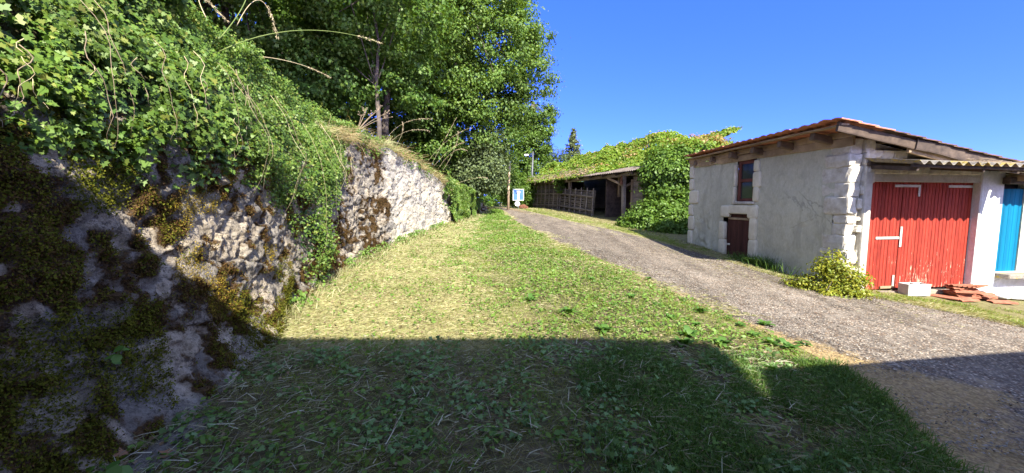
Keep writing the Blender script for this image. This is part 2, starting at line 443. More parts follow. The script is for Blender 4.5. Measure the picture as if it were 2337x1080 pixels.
def m_road():
    m, t, out = newmat('worn_chip_asphalt')
    v = pos(t)
    at = ND(t, 'ShaderNodeAttribute', attribute_name='track')
    ch = voro(t, v, 42, 'F1', 'Color'); d = voro(t, v, 42, 'F1', 'Distance')
    sep = t.nodes.new('ShaderNodeSeparateColor'); t.links.new(ch, sep.inputs[0])
    c = ramp(t, sep.outputs[0], [(0.0, (.06, .056, .052)), (0.45, (.16, .148, .134)), (0.8, (.32, .295, .255)), (0.95, (.46, .42, .35))])
    br = ramp(t, sep.outputs[1], [(0.62, 0.0), (0.66, 0.7)], 'CONSTANT')
    c = mixc(t, br, c, (.15, .10, .06))
    c = mixc(t, ramp(t, d, [(0.25, 0.0), (0.55, 0.75)]), c, (.045, .04, .036))
    n1 = noise(t, v, 0.8, 5, 0.65); n2 = noise(t, v, 5, 5, 0.7)
    c = mixc(t, ramp(t, n2, [(0.42, 0.0), (0.68, 0.55)]), c, (.19, .18, .16))
    c = mixc(t, 1.0, c, ramp(t, n1, [(0.3, .72), (0.7, 1.2)]), 'MULTIPLY')
    vl = pos(t, (1.0, .10, 1.0), R(-19)); n4 = noise(t, vl, 2.2, 4, .6)
    c = mixc(t, 1.0, c, ramp(t, n4, [(0.35, .80), (0.65, 1.28)]), 'MULTIPLY')
    pt_ = ramp(t, noise(t, v, .55, 6, .7, .8), [(.54, 0.0), (.62, .32)])
    c = mixc(t, pt_, c, (.11, .10, .09))
    # dusty straw litter and moss stains in bands along the lane
    tr = math_(t, 'ADD', at.outputs['Fac'], math_(t, 'MULTIPLY', math_(t, 'SUBTRACT', n2, 0.5), 2.2))
    c = mixc(t, ramp(t, tr, [(0.55, 0.0), (0.95, 0.7)]), c, mixc(t, sep.outputs[2], (.16, .115, .055), (.36, .28, .13)))
    h = math_(t, 'SUBTRACT', 1.0, d)
    c = mixc(t, 1.0, c, (1.08, .99, .88), 'MULTIPLY')
    finish(t, out, c, 0.95, h, 0.8, 0.014, spec=0.06); return m
M['road'] = m_road()

def m_plaster(name, c1, c2, c3, patch=0.62, bstr=0.35):
    m, t, out = newmat(name)
    v = pos(t); n1 = noise(t, v, 0.9, 6, 0.6, 0.5); n2 = noise(t, v, 5, 6, 0.7); n3 = noise(t, pos(t, (1, 1, .6)), 24, 5, 0.7)
    c = ramp(t, n1, [(0.3, c1), (0.65, c2)])
    c = mixc(t, ramp(t, n2, [(patch - 0.12, 0.0), (patch + 0.1, 0.6)]), c, c3)
    c = mixc(t, 1.0, c, ramp(t, n3, [(0.3, .86), (0.7, 1.08)]), 'MULTIPLY')
    cr = voro(t, mixc(t, .12, v, n2), 1.1, 'DISTANCE_TO_EDGE')
    crk = math_(t, 'MULTIPLY', ramp(t, cr, [(0.0, .55), (0.012, 0.0)]), ramp(t, n1, [(.5, 0.0), (.6, 1.0)]))
    c = mixc(t, crk, c, (.12, .115, .1))
    st = ramp(t, noise(t, pos(t, (1.2, 1.2, .45)), 1.7, 5, .65, .6), [(.50, 0.0), (.64, .65)])
    c = mixc(t, st, c, c3)
    h = math_(t, 'ADD', n3, math_(t, 'MULTIPLY', n2, 2.0))
    finish(t, out, c, 0.95, h, bstr, 0.02, spec=0.1); return m
M['plaster'] = m_plaster('grey_lime_render', (.44, .42, .315), (.53, .51, .385), (.33, .315, .24))
M['white'] = m_plaster('white_roughcast', (.62, .61, .58), (.74, .73, .70), (.5, .49, .46), 0.66, 0.6)
M['lintel'] = m_plaster('cement_lintel', (.40, .37, .31), (.5, .47, .4), (.3, .27, .22))
M['stone'] = plain('pale_quoin_stone', (.42, .37, .28), (.66, .62, .53), 7, 0.95, 0.7, 30, 0.02, spec=0.1)
M['stone2'] = plain('cream_dressed_stone', (.52, .465, .33), (.66, .61, .46), 5, 0.95, 0.4, 40, 0.01, spec=0.1)
M['joint'] = plain('dark_render_edge', (.12, .115, .1), (.2, .19, .165), 8)

def m_paint(name, base, dark, under, sx, wear=0.66, rz=0.0):
    """painted boards: streaks along the grain, flaked to bare wood lower down (object Z)"""
    m, t, out = newmat(name)
    v = pos(t, (sx, sx, 1.3), rz); n1 = noise(t, v, 3.0, 6, 0.7); n2 = math_(t, 'ADD', math_(t, 'MULTIPLY', noise(t, pos(t, (sx * 1.3, sx * 1.3, 1.9), rz), 2.6, 6, 0.75), .72), math_(t, 'MULTIPLY', noise(t, pos(t), 1.7, 3), .28))
    v2 = pos(t, (7.7, 7.7, .02), rz); bd = noise(t, v2, 1.0, 0)
    c = ramp(t, n1, [(0.3, dark), (0.68, base)])
    c = mixc(t, 1.0, c, ramp(t, bd, [(0.3, .8), (0.7, 1.15)]), 'MULTIPLY')
    g = t.nodes.new('ShaderNodeNewGeometry'); sp = t.nodes.new('ShaderNodeSeparateXYZ'); t.links.new(g.outputs['Position'], sp.inputs[0])
    low = ramp(t, math_(t, 'MULTIPLY', math_(t, 'ADD', sp.outputs[2], 0.3), 0.5), [(0.0, .13), (0.55, 0.0)])
    k = math_(t, 'ADD', n2, low)
    c = mixc(t, ramp(t, k, [(wear, 0.0), (wear + 0.03, 0.85)]), c, under)
    finish(t, out, c, 0.75, n1, 0.25, 0.006, spec=0.12); return m
M['red'] = m_paint('red_door_paint', (.36, .05, .028), (.19, .022, .016), (.5, .4, .28), 9, 0.655)
M['teal'] = m_paint('turquoise_paint', (.001, .14, .25), (.001, .115, .215), (.25, .4, .45), 9, 0.95)
M['maroon'] = m_paint('maroon_paint', (.085, .034, .025), (.045, .02, .016), (.16, .08, .05), 9, 0.8)
M['redframe'] = m_paint('red_brown_frame_paint', (.15, .05, .036), (.085, .033, .026), (.3, .2, .14), 9, 0.75)
M['strap'] = plain('pale_painted_iron', (.46, .42, .35), (.58, .55, .47), 9, 0.6, 0.2, 40)
M['wood_pale'] = woodmat('weathered_oak', (.22, .15, .085), (.42, .31, .185), 0, (3, 3, 3))
M['wood_dark'] = woodmat('tarred_board', (.035, .025, .02), (.12, .085, .06), 0, (4, 4, 4))
M['wood_brown'] = woodmat('brown_board', (.045, .03, .02), (.13, .09, .06), 0, (3, 3, 3))
M['wood_old'] = woodmat('old_grey_slat', (.085, .068, .05), (.2, .165, .125), 0, (3, 3, 14))
M['wood_rafter'] = woodmat('rafter_wood', (.09, .06, .04), (.24, .17, .11), 0, (3, 3, 3))
M['wood_grey'] = woodmat('grey_board', (.15, .12, .09), (.30, .25, .19), 0, (3, 3, 20))
M['plank_b'] = woodmat('barn_plank', (.13, .10, .07), (.27, .22, .155), R(20), (3, 3, 22))
M['tile'] = plain('terracotta', (.34, .12, .06), (.52, .22, .12), 9, 0.85, 0.3, 50, 0.006)
M['old_tile'] = plain('old_loose_tile', (.2, .07, .04), (.38, .15, .085), 9, 0.9, 0.3, 50, 0.006)
M['tile_dark'] = plain('mossy_tile', (.05, .04, .03), (.16, .09, .06), 6)
def m_fibro():
    m, t, out = newmat('lichened_corrugated_sheet')
    v = pos(t); n = noise(t, v, 5, 6, 0.7); n2 = noise(t, v, 22, 4, 0.7)
    c = ramp(t, n2, [(0.3, (.14, .12, .10)), (0.7, (.30, .27, .22))])
    c = mixc(t, ramp(t, n, [(0.53, 0.0), (0.6, 0.85)]), c, (.36, .27, .06))
    finish(t, out, c, 0.95, n2, 0.5, 0.01, spec=0.1); return m
M['fibro'] = m_fibro()
M['tin'] = plain('old_tin_sheet', (.07, .05, .038), (.17, .14, .11), 4, 0.7, 0.2, 20)
M['sheet_grey'] = plain('grey_sheet', (.3, .29, .27), (.42, .41, .38), 4)
M['concrete'] = plain('concrete_block', (.34, .33, .29), (.48, .465, .42), 12, 0.95, 0.6, 60, 0.008)
M['glass'] = plain('dark_window_glass', (.02, .025, .022), (.045, .05, .045), 3, 0.08, 0.02, 3, spec=0.6)
M['black'] = plain('knob_and_painted_dark', (.012, .012, .012), (.03, .028, .026), 3)  # near-black for the knob and for sheets painted as unlit space
M['signblue'] = plain('faded_blue_sign', (.05, .13, .42), (.075, .17, .48), 5, 0.5, 0.03)
M['signwhite'] = plain('sign_white', (.62, .62, .58), (.78, .78, .74), 9, 0.5, 0.03)
M['signorange'] = plain('peeled_sign_red', (.55, .28, .16), (.68, .5, .36), 30, 0.6, 0.03)
M['signdark'] = plain('sign_tear', (.02, .03, .06), (.05, .06, .12), 20, 0.6, 0.03)
M['galv'] = plain('galvanised_steel', (.07, .072, .075), (.12, .122, .125), 6, 0.5, 0.05, 20, 0.005, 0.3)
M['pole'] = woodmat('pole_wood', (.28, .2, .12), (.44, .33, .21), 0, (9, 9, 1))
M['ceramic'] = plain('insulator', (.5, .5, .48), (.6, .6, .58), 4, 0.3)
M['rust'] = plain('rusty_bracket', (.08, .03, .018), (.2, .085, .045), 16, 0.9, 0.4)
M['limewash'] = m_plaster('house_render', (.55, .5, .42), (.62, .57, .49), (.45, .41, .34))
M['brokenwhite'] = plain('broken_plaster', (.6, .58, .54), (.74, .72, .69), 9, 0.95, 0.5, 30)

# ------------------------------------------------------------------ setting: ground, road, bank
def axis(segs):
    o = []
    for a, b, st in segs: o.append(np.arange(a, b, st))
    return np.unique(np.concatenate(o + [[segs[-1][1]]]))
gx = np.concatenate([[-2500, -1200, -500, -200, -90, -45, -25], np.arange(-12, 16.01, 0.25), [20, 26, 40, 80, 200, 500, 1200, 2500]])
gy = np.concatenate([[-2500, -900, -300, -100, -40, -15], np.arange(-6, 32.01, 0.25), [36, 42, 52, 70, 100, 200, 500, 1200, 2500]])
GX, GY = np.meshgrid(gx, gy, indexing='ij')
GZ = zg(GX, GY)
Pn = np.stack([GX.ravel(), GY.ravel(), GZ.ravel()], 1)
inroad = ((GX > roadL(GY) - 0.3) & (GX < roadR(GY) + 0.3)).ravel()
Pn[:, 2] += np.where(inroad, 0, 0.035 * (fbm(Pn * [1.7, 1.7, 0], 4, 3) - 0.5) * (np.abs(Pn[:, 1]) < 40))
gme = mesh_np('ground', Pn, grid_faces(len(gx), len(gy)), True)
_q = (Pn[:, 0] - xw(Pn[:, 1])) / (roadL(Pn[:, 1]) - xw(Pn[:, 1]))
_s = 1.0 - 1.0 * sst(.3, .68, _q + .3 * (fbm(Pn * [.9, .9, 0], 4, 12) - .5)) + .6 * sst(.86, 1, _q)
_s = np.where(_q > 1, .55, _s) * (.12 + .88 * sst(3.8, 4.3, Pn[:, 1]))  # thinner thatch, soil also darkened over the house's shadow strip to deepen it
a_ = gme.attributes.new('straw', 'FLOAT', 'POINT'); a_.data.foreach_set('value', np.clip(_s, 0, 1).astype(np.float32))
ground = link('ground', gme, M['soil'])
tag(ground, kind='structure')

ry = np.concatenate([np.arange(-6, 30.01, 0.2)])
uu = np.linspace(0, 1, 41)
RY, UU = np.meshgrid(ry, uu, indexing='ij')
wob = 0.16 * (fbm(np.stack([RY.ravel() * 1.3, RY.ravel() * 0, RY.ravel() * 0], 1), 4, 11).reshape(RY.shape) - 0.5)
RX = (roadL(RY) + wob) * (1 - UU) + (roadR(RY) - wob) * UU
RZ = zg(RX, RY) + 0.006 + 0.05 * np.sin(np.pi * np.clip(UU, 0, 1)) ** .6
me = mesh_np('road', np.stack([RX.ravel(), RY.ravel(), RZ.ravel()], 1), grid_faces(len(ry), len(uu)), True)
track = np.exp(-((UU - 0.60) / 0.13) ** 2) * sst(7.0, 11, RY) * 0.42 + np.exp(-((UU - 0.99) / 0.05) ** 2) * 0.8 + np.exp(-(UU / 0.06) ** 2) * 0.75
track += 0.9 * np.exp(-((RX - 4.3) / 0.8) ** 2 - ((RY - 3.55) / 0.38) ** 2) + sst(19, 24, RY) * 0.45 + 1.1 * np.exp(-(UU / .13) ** 2) * (1 - sst(3.9, 5.2, RY)) + .5 * np.exp(-((RX - 4.9) / 1.2) ** 2 - ((RY - 2.6) / .5) ** 2)
at = me.attributes.new('track', 'FLOAT', 'POINT'); at.data.foreach_set('value', track.ravel().astype(np.float32))
road = link('road', me, M['road']); tag(road, kind='structure')

by = np.concatenate([np.arange(-12, 40.01, 0.5), [50, 70, 110]])
bd = np.array([0.0, 0.25, 0.6, 1.2, 2, 3, 4.5, 6, 8, 11, 15, 22, 40, 80])
BY, BD = np.meshgrid(by, bd, indexing='ij')
BX = xw(BY) - 0.30 - BD
BZ = np.where(BD < 0.1, wtop(BY) - 0.7, wtop(BY) + 0.02 + .5 * sst(.2, .7, BD) * (1 - sst(7, 10, BY)) + 0.10 * np.minimum(BD, 15) + 0.25 * (fbm(np.stack([BX.ravel() * .7, BY.ravel() * .7, BX.ravel() * 0], 1), 3, 5).reshape(BX.shape) - 0.5))
bank = link('bank', mesh_np('bank', np.stack([BX.ravel(), BY.ravel(), BZ.ravel()], 1), grid_faces(len(by), len(bd))[:, ::-1], True), M['soil'])
tag(bank, kind='structure')

# ------------------------------------------------------------------ retaining wall
ys = [-1.2]
while ys[-1] < 24.2: ys.append(ys[-1] + (0.022 if ys[-1] < 9 else 0.04))
ys = np.array(ys)
hv = np.concatenate([np.linspace(-0.35, 1, 132)])
YY, HH = np.meshgrid(ys, np.linspace(0, 1, 140), indexing='ij')
z0 = zg(xw(YY), YY) - 0.25
ZZ = z0 + (wtop(YY) - .75 * (1 - sst(7.5, 9.5, YY)) - z0) * HH
sarc = np.concatenate([[0], np.cumsum(np.hypot(np.diff(ys), np.diff(xw(ys))))])[:, None] + 0 * YY
hgt = ZZ - (z0 + 0.25)
f3 = np.stack([sarc.ravel(), ZZ.ravel(), 0 * ZZ.ravel()], 1)
wrp = 0.5 * (fbm(f3 * 1.6, 3, 21) - 0.5)
def rid(q, k): return _h(np.floor(q * 977), np.floor(q * 577), np.floor(q * 131), k)
w2 = 0.35 * (fbm(f3 * 5, 2, 25) - .5)
f1, f2, sid, ox, oy = worley2(f3[:, 0] / 0.40 + wrp + w2, f3[:, 1] / 0.25 + wrp * 1.3 + w2, 31)
g1, g2, sid2, ox2, oy2 = worley2(f3[:, 0] / 0.13 + wrp * 2 + w2, f3[:, 1] / 0.095 + wrp * 2 - w2, 41)
cl = (sst(10.2, 11.2, YY) * (1 - sst(16.5, 18, YY))).ravel()
jn = sst(.40, .6, fbm(f3 * 1.1 + 3, 3, 37))
ed = sst(0.01, 0.12, f2 - f1 + 0.12 * (fbm(f3 * 9, 3, 33) - .5))
ed = 1 - (1 - ed) * (.2 + .8 * jn)
fac = .06 * (rid(sid, 1) - .5) + .10 * (rid(sid, 2) - .5) * ox + .12 * (rid(sid, 3) - .4) * oy
fac2 = .035 * (rid(sid2, 1) - .5) + .06 * (rid(sid2, 2) - .5) * ox2 + .06 * (rid(sid2, 3) - .4) * oy2
relief = (.030 - .02 * cl) * ed + fac * (1 - .45 * cl) + fac2 * (1 - .35 * cl) * (.35 + .65 * sst(.4, .6, fbm(f3 * 2, 2, 39)))
relief += 0.09 * (fbm(f3 * 1.5, 3, 51) - 0.5) + 0.07 * (fbm(f3 * 6, 4, 61) - 0.5) + 0.06 * (1 - .45 * cl) * (fbm(f3 * 16, 3, 71) - 0.5)
relief = relief.reshape(YY.shape)
flare = 0.34 * np.exp(-np.maximum(hgt, 0) / 0.33) * (1 - sst(3.6, 5.4, YY)) + 0.06 * np.exp(-np.maximum(hgt, 0) / 0.2)
nx, ny = wn(YY)
off = relief - 0.07 * hgt + flare
WXX = xw(YY) + nx * off; WYY = YY + ny * off
WP = np.stack([WXX.ravel(), WYY.ravel(), ZZ.ravel()], 1)
me = mesh_np('stone_face', WP, grid_faces(len(ys), 140), True)
mossn = .55 * fbm(f3 * 2.0, 4, 81) + .45 * fbm(f3 * 6.5, 4, 82)
moss = 0.49 + 3.0 * (mossn - 0.5) - .05 * sst(3.0, 4.0, YY).ravel() - 0.25 * ed * sid + 0.22 * (1 - ed) + .5 * (fbm(f3 * 9, 3, 83) - .5)
moss += 1.5 * (fbm(f3 * 15, 4, 87) - .5) * sst(2.8, 4.2, YY).ravel() + .05 * np.exp(-((YY - 5.3) / 1.6) ** 2).ravel()
moss += 0.14 * (1 - sst(4.0, 6.0, YY)).ravel() + 0.12 * np.exp(-np.maximum(hgt, 0) / 0.4).ravel()
moss -= 0.62 * cl + 0.10 * sst(7.5, 9, YY).ravel()
bandv = (np.exp(-((YY - 10.5) / 0.35) ** 2) * 0.35).ravel()       # dark run-off streak beside the clean section
moss = np.clip(moss + bandv, 0, 1)
for nm, arr in (('moss', moss), ('clean', cl), ('stone', sid)):
    a = me.attributes.new(nm, 'FLOAT', 'POINT'); a.data.foreach_set('value', arr.astype(np.float32).ravel())
rw = empty('retaining_wall', (-3.0, 2.0, 0), 'old limestone rubble retaining wall with moss, along the left side of the mown grass', 'stone wall')
def par(o, root):                                       # parent keeping world coordinates
    o.parent = root; o.matrix_parent_inverse = root.matrix_basis.inverted(); return o
par(link('stone_face', me, M['wall']), rw)
# rough back and top so that the wall is solid
mb = MB()
for k in range(0, 100):
    ya = -1.2 + k * 0.254; yb = ya + 0.254
    pa = np.array([xw(ya), ya]); pb = np.array([xw(yb), yb]); ta = float(wtop(ya) - .75 * (1 - sst(7.5, 9.5, ya))); tb = float(wtop(yb) - .75 * (1 - sst(7.5, 9.5, yb)))
    za = zgf(*pa) - 0.25; zb = zgf(*pb) - 0.25
    V = [(pa[0] - .33, pa[1], ta), (pb[0] - .33, pb[1], tb), (pb[0] - .75, pb[1], tb), (pa[0] - .75, pa[1], ta), (pa[0] - .75, pa[1], za), (pb[0] - .75, pb[1], zb)]
    mb.add(V, [[0, 3, 2, 1], [3, 4, 5, 2]])
par(mb.build('coping', M['wall']), rw)
# moss cushions on the face
wnrm = np.stack([nx.ravel(), ny.ravel(), 0 * nx.ravel()], 1)
def wall_scatter(n, prob, r):
    i = r.choice(len(WP), n, p=prob / prob.sum())
    return i, WP[i] + r.normal(0, 0.012, (n, 3)) * [0.6, 1, 1], wnrm[i]
r2 = np.random.default_rng(21)
dens = (0.35 + 1.0 / (1 + np.exp((YY.ravel() - 9) * 1.2)))
area_w = np.where(YY.ravel() < 9, 0.55, 1.0)
lowm = np.exp(-np.maximum(hgt.ravel(), 0) / 0.45) * (YY.ravel() < 5.6)
mk = sst(0.55, 0.75, moss) * dens * area_w * (1 - .6 * (1 - sst(2.6, 3.8, YY.ravel())))
i, P, N = wall_scatter(190000, mk + 1e-9, r2)
V, F = leaves(P + N * r2.uniform(0, .03, (len(P), 1)), N + r2.normal(0, .8, N.shape), r2.uniform(.009, .023, len(P)), 'diamond', (0, 0, -.2), 0.3, r2)
o = par(link('brown_moss', mesh_np('brown_moss', V, F), M['moss_b']), rw); tag(o, kind='stuff')
gm = (sst(0.5, 0.62, fbm(f3 * 1.7 + 9, 4, 91)) + .8 * sst(.6, .75, moss)) * np.maximum(lowm, 0.6 * (1 - sst(2.9, 3.9, YY.ravel()))) * (hgt.ravel() > -0.1) + 0.9 * np.exp(-((YY.ravel() - 4.15) / 0.32) ** 2 - ((hgt.ravel() - 0.05) / 0.28) ** 2)
i, P, N = wall_scatter(110000, gm + 1e-9, r2)
V, F = leaves(P + N * r2.uniform(0, .05, (len(P), 1)), N + r2.normal(0, .8, N.shape), r2.uniform(.010, .026, len(P)), 'diamond', (0, 0, -.6), 0.3, r2)
o = par(link('green_moss', mesh_np('green_moss', V, F), M['moss_g']), rw); tag(o, kind='stuff')
ym = sst(0.66, 0.72, fbm(f3 * 3.1 + 4, 3, 95)) * sst(2.2, 2.6, YY.ravel()) * (YY.ravel() < 7.5) * (hgt.ravel() > 0.35) * (hgt.ravel() < 2.0)
i, P, N = wall_scatter(11000, ym + 1e-9, r2)
V, F = leaves(P + N * r2.uniform(0, .04, (len(P), 1)), N + r2.normal(0, .8, N.shape), r2.uniform(.008, .018, len(P)), 'diamond', (0, 0, -.4), 0.3, r2)
o = par(link('yellow_moss', mesh_np('yellow_moss', V, F), M['moss_y']), rw); tag(o, kind='stuff')
# long footing stone at the foot of the wall, bottom left of the view
fs = MB()
fy = np.linspace(1.5, 2.95, 24)
ring = []
for k, y in enumerate(fy):
    t_ = k / 23; rr = 0.12 * (1 - abs(2 * t_ - 1) ** 6) + 0.01
    cx = -2.30 - 0.08 * t_ ; cz = zgf(cx, y) - 0.06
    for a in range(12):
        an = 2 * math.pi * a / 12
        q = 1 + 0.35 * (float(vnoise(np.array([[y * 3, a * 1.3, 0.5]]), 5)[0]) - 0.5)
        ring.append((cx + rr * 1.3 * q * math.cos(an), y, cz + rr * 0.85 * q * math.sin(an)))
F = [[k * 12 + a, k * 12 + (a + 1) % 12, k * 12 + 12 + (a + 1) % 12, k * 12 + 12 + a] for k in range(23) for a in range(12)]
F += [list(range(11, -1, -1)), [23 * 12 + a for a in range(12)]]
fs.add(ring, F)
o = fs.build('footing_stone', M['wall'], None, True)
tag(o, 'long pale half buried stone lying at the foot of the mossy wall', 'stone')

# ------------------------------------------------------------------ ivy hanging over the wall
def ivy_low(Y): return np.interp(Y, [0, 1.5, 2.2, 3, 4, 5.0, 5.6, 5.9, 6.05, 6.9, 7.05, 7.6, 8.5, 9.3, 10.5, 13.5],
                                 [2.35, 2.2, 2.05, 1.9, 1.85, 1.85, 1.5, .9, .12, .12, .9, 1.8, 2.15, 2.4, 2.75, 3.0])
def section(Y, v, low, bulge=1.0):
    """v in 0..1 climbs the face and rolls back over the top: offset from wall and height"""
    t = np.clip(v / 0.74, 0, 1)
    tz = topz_ivy(Y)
    z = low + (tz - low) * t
    d = 0.06 + bulge * (0.30 * sst(0, 1, (z - low) / .7)) - .50 * np.maximum(z - 2.2, 0)
    a = np.clip((v - 0.74) / 0.26, 0, 1)
    return d - 1.1 * a, z + 0.12 * a, a
def topz_ivy(Y): return np.interp(Y, [0, 6, 8.5, 10.5, 13.5], [3.72, 3.68, 3.45, 3.28, 3.1])
def ivy_cloud(n, y0, y1, lowf, r, size, thr=0.36, bulge=1.0, topz=None, seed=0):
    Y = r.uniform(y0, y1, n); v = r.uniform(0, 1, n) ** 0.9
    low = lowf(Y) + r.normal(0, 0.08, n) - 0.25 * (fbm(np.stack([Y * 4, Y * 0, Y * 0], 1), 2, 3 + seed) - 0.5)
    d, z, a = section(Y, v, low, bulge)
    if topz is not None: z = z - 3.05 + topz(Y) + (low - low)
    q = fbm(np.stack([Y * 2.2, z * 2.6, d * 2.0], 1), 3, 14 + seed)
    d = d + 0.26 * (q - 0.5)
    z = z + (a > 0) * (0.35 * (fbm(np.stack([Y * 1.9, d * 2, 0 * Y], 1), 3, 24 + seed) - 0.42) + np.abs(r.normal(0, .05, n)))
    keep = (fbm(np.stack([Y * 4.5, z * 5.0, d * 0], 1), 3, 44 + seed) > thr - 0.15 * (a > 0)) | (r.uniform(0, 1, n) < 0.12)
    keep &= r.uniform(0, 1, n) < 1 - .75 * sst(9.8, 12.5, Y + 1.5 * (fbm(np.stack([Y * 2.5, z * 2.5, 0 * Y], 1), 2, 54) - .5))
    thin = ((Y > 5.8) & (Y < 7.1) & (z < 1.75))
    keep &= ~(thin & (r.uniform(0, 1, n) < 0.55 + 1.5 * (fbm(np.stack([Y * 6, z * 1.5, d * 0], 1), 3, 64) - .5)))
    Y, z, d, a = Y[keep], z[keep], d[keep], a[keep]
    d = d - np.abs(r.normal(0, 0.09, len(Y))) + .05 * (r.uniform(0, 1, len(Y)) < .1)
    nx_, ny_ = wn(Y)
    P = np.stack([xw(Y) + nx_ * d - 0.07 * np.minimum(z, 3) * (a < .01), Y + ny_ * d, z], 1)
    N = np.stack([nx_ * np.cos(a * 1.3) + .1, ny_ * np.cos(a * 1.3) - .5, 0.6 + .6 * np.sin(a * 1.3)], 1) + r.normal(0, .6, (len(Y), 3))
    return P, N
r3 = np.random.default_rng(33)
ivy = empty('ivy', (-2.8, 4, 3), 'big mass of green ivy hanging over the top of the near stone wall', 'ivy')
P, N = ivy_cloud(205000, 0.2, 13.2, ivy_low, r3, 0, .49)
sz = np.where(P[:, 1] < 4.5, r3.uniform(.02, .055, len(P)), r3.uniform(.018, .042, len(P))) * np.exp(r3.normal(0, .18, len(P)))
V, F = leaves(P, N, sz, 'ivy', (0.1, 0, -0.9), 0.22, r3)
par(link('foliage', mesh_np('foliage', V, F), M['ivy']), ivy)
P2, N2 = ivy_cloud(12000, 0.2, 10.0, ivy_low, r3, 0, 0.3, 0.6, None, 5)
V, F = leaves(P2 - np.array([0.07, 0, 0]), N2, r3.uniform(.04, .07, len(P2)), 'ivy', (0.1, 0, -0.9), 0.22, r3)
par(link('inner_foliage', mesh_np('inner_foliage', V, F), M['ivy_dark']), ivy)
mb = MB(); mb2 = MB()
for k in range(44):
    y = random.uniform(1.0, 9.0); n_ = 14
    lo = float(ivy_low(y)) - random.uniform(-0.5, 0.25); hi = random.uniform(2.4, 3.2)
    lo = min(lo, hi - .4); pts = []
    ph = random.uniform(0, 6)
    for q in range(n_):
        t_ = q / (n_ - 1); z = hi + (lo - hi) * t_
        d = 0.10 + .28 * min(1, max(0, (z - lo) / .7)) - .5 * max(z - 2.2, 0) + 0.02 * math.sin(ph + q * 1.3)
        a_, b_ = wn(y)
        yy = y + 0.03 * math.sin(ph + q * 0.9) + 0.15 * t_ * math.sin(ph)
        d -= .05 * (k % 3)
        pts.append((float(xw(yy)) + float(a_) * d, yy, max(z, zgf(-3.4, yy) + .05)))
    _m = MB(); _m.tube(pts, np.linspace(.0030, .0013, n_) * random.uniform(.5, 1.3), 5)
    par(_m.build('vine_stem', M['stem' if k % 2 else 'dry'], None, True), ivy)
# second ivy: covers the low far end of the wall
def low2(Y): return zg(xw(Y), Y) + np.interp(Y, [15.0, 15.6, 16.3, 21], [1.3, .7, 0.0, 0.0])
ivy2 = empty('ivy', (-2.4, 18, 1), 'dark green ivy blanketing the low far end of the stone wall', 'ivy')
n = 42000
Y = r3.uniform(15.0, 21.6, n); v = r3.uniform(0, 1, n)
lo = low2(Y); tp = wtop(Y) + 0.18
z = lo + (tp - lo) * np.clip(v / .7, 0, 1); a = np.clip((v - .7) / .3, 0, 1)
d = 0.20 * np.sin(np.pi * np.clip(v / 1.1, 0.15, 1)) + 0.75 * (fbm(np.stack([Y * 1.6, z * 1.8, z * 0], 1), 3, 77) - 0.45) - 1.3 * a
kp = r3.uniform(0, 1, n) < sst(15.1, 16.9, Y + 1.6 * (fbm(np.stack([z * 2.2, Y * 1.2, 0 * Y], 1), 3, 97) - .5)) * (fbm(np.stack([Y * 3, z * 3, 0 * Y], 1), 3, 98) > .36)
Y, z, d, a = Y[kp], z[kp], d[kp], a[kp]; n = len(Y); nx_, ny_ = wn(Y)
P = np.stack([xw(Y) + nx_ * d, Y + ny_ * d, z + .1 * a], 1); N = np.stack([nx_ + .1, ny_ - .4, 0.6 + a * .8], 1) + r3.normal(0, .55, (n, 3))
V, F = leaves(P, N, r3.uniform(.05, .10, n), 'ivy', (0.1, 0, -0.9), 0.22, r3)
par(link('foliage', mesh_np('foliage', V, F), M['ivy']), ivy2)

# dry grass and weeds along the wall top beyond the ivy
r4 = np.random.default_rng(44)
n = 15000
Y = np.concatenate([r4.uniform(7.6, 16.5, int(n * .8)), r4.uniform(15, 25, n - int(n * .8))])
d = r4.uniform(-1.1, 0.12, n) ; nx_, ny_ = wn(Y)
cl_ = fbm(np.stack([Y * 2.0, d * 1.5, d * 0], 1), 3, 6)
kp = r4.uniform(0, 1, n) < sst(.3, .6, cl_) * (.25 + .75 * sst(8, 11, Y)); Y, d, nx_, ny_, cl_ = Y[kp], d[kp], nx_[kp], ny_[kp], cl_[kp]; n = len(Y)
P = np.stack([xw(Y) + nx_ * d - .2, Y + ny_ * d, wtop(Y) + .02 + 0.14 * np.clip(-d, 0, 1)], 1)
D = np.stack([nx_ * 0.2 + r4.normal(0, .6, n), r4.normal(0, .7, n), r4.uniform(-.15, 1.1, n)], 1)
L = r4.uniform(.12, .55, n) * (0.3 + cl_ * 1.2)
V, F = blades(P, D, L, .0042, r4.uniform(.4, 1.6, n), r4)
tag(link('dry_grass', mesh_np('dry_grass', V, F), M['straw']), kind='stuff')
n = 3600
Y = r4.uniform(8.2, 16.0, n); d = r4.uniform(-.35, .14, n); nx_, ny_ = wn(Y)
kp = fbm(np.stack([Y * 1.6, 0 * Y, 0 * Y], 1), 3, 66) > .47; Y, d, nx_, ny_ = Y[kp], d[kp], nx_[kp], ny_[kp]; n = len(Y)
P = np.stack([xw(Y) + nx_ * d - .15, Y + ny_ * d, wtop(Y) + .02 + r4.uniform(-.12, .16, n)], 1)
D = np.stack([nx_ * .5 + r4.normal(0, .6, n), ny_ * .5 + r4.normal(0, .7, n), r4.uniform(-.9, 1.0, n)], 1)
V, F = blades(P, D, .08 + r4.exponential(.16, n), .004, r4.uniform(.4, 1.6, n), r4)
M['rusty_grass'] = leafmat('rusty_dry_grass', [(.28, .19, .09), (.36, .27, .13), (.42, .35, .18), (.2, .13, .06)], .25, .3, 1.5, .02)
tag(link('hanging_dry_grass', mesh_np('hanging_dry_grass', V, F), M['rusty_grass']), kind='stuff')
n = 9000
Y = r4.uniform(8, 16.8, n); d = r4.uniform(-.8, .14, n) ; nx_, ny_ = wn(Y)
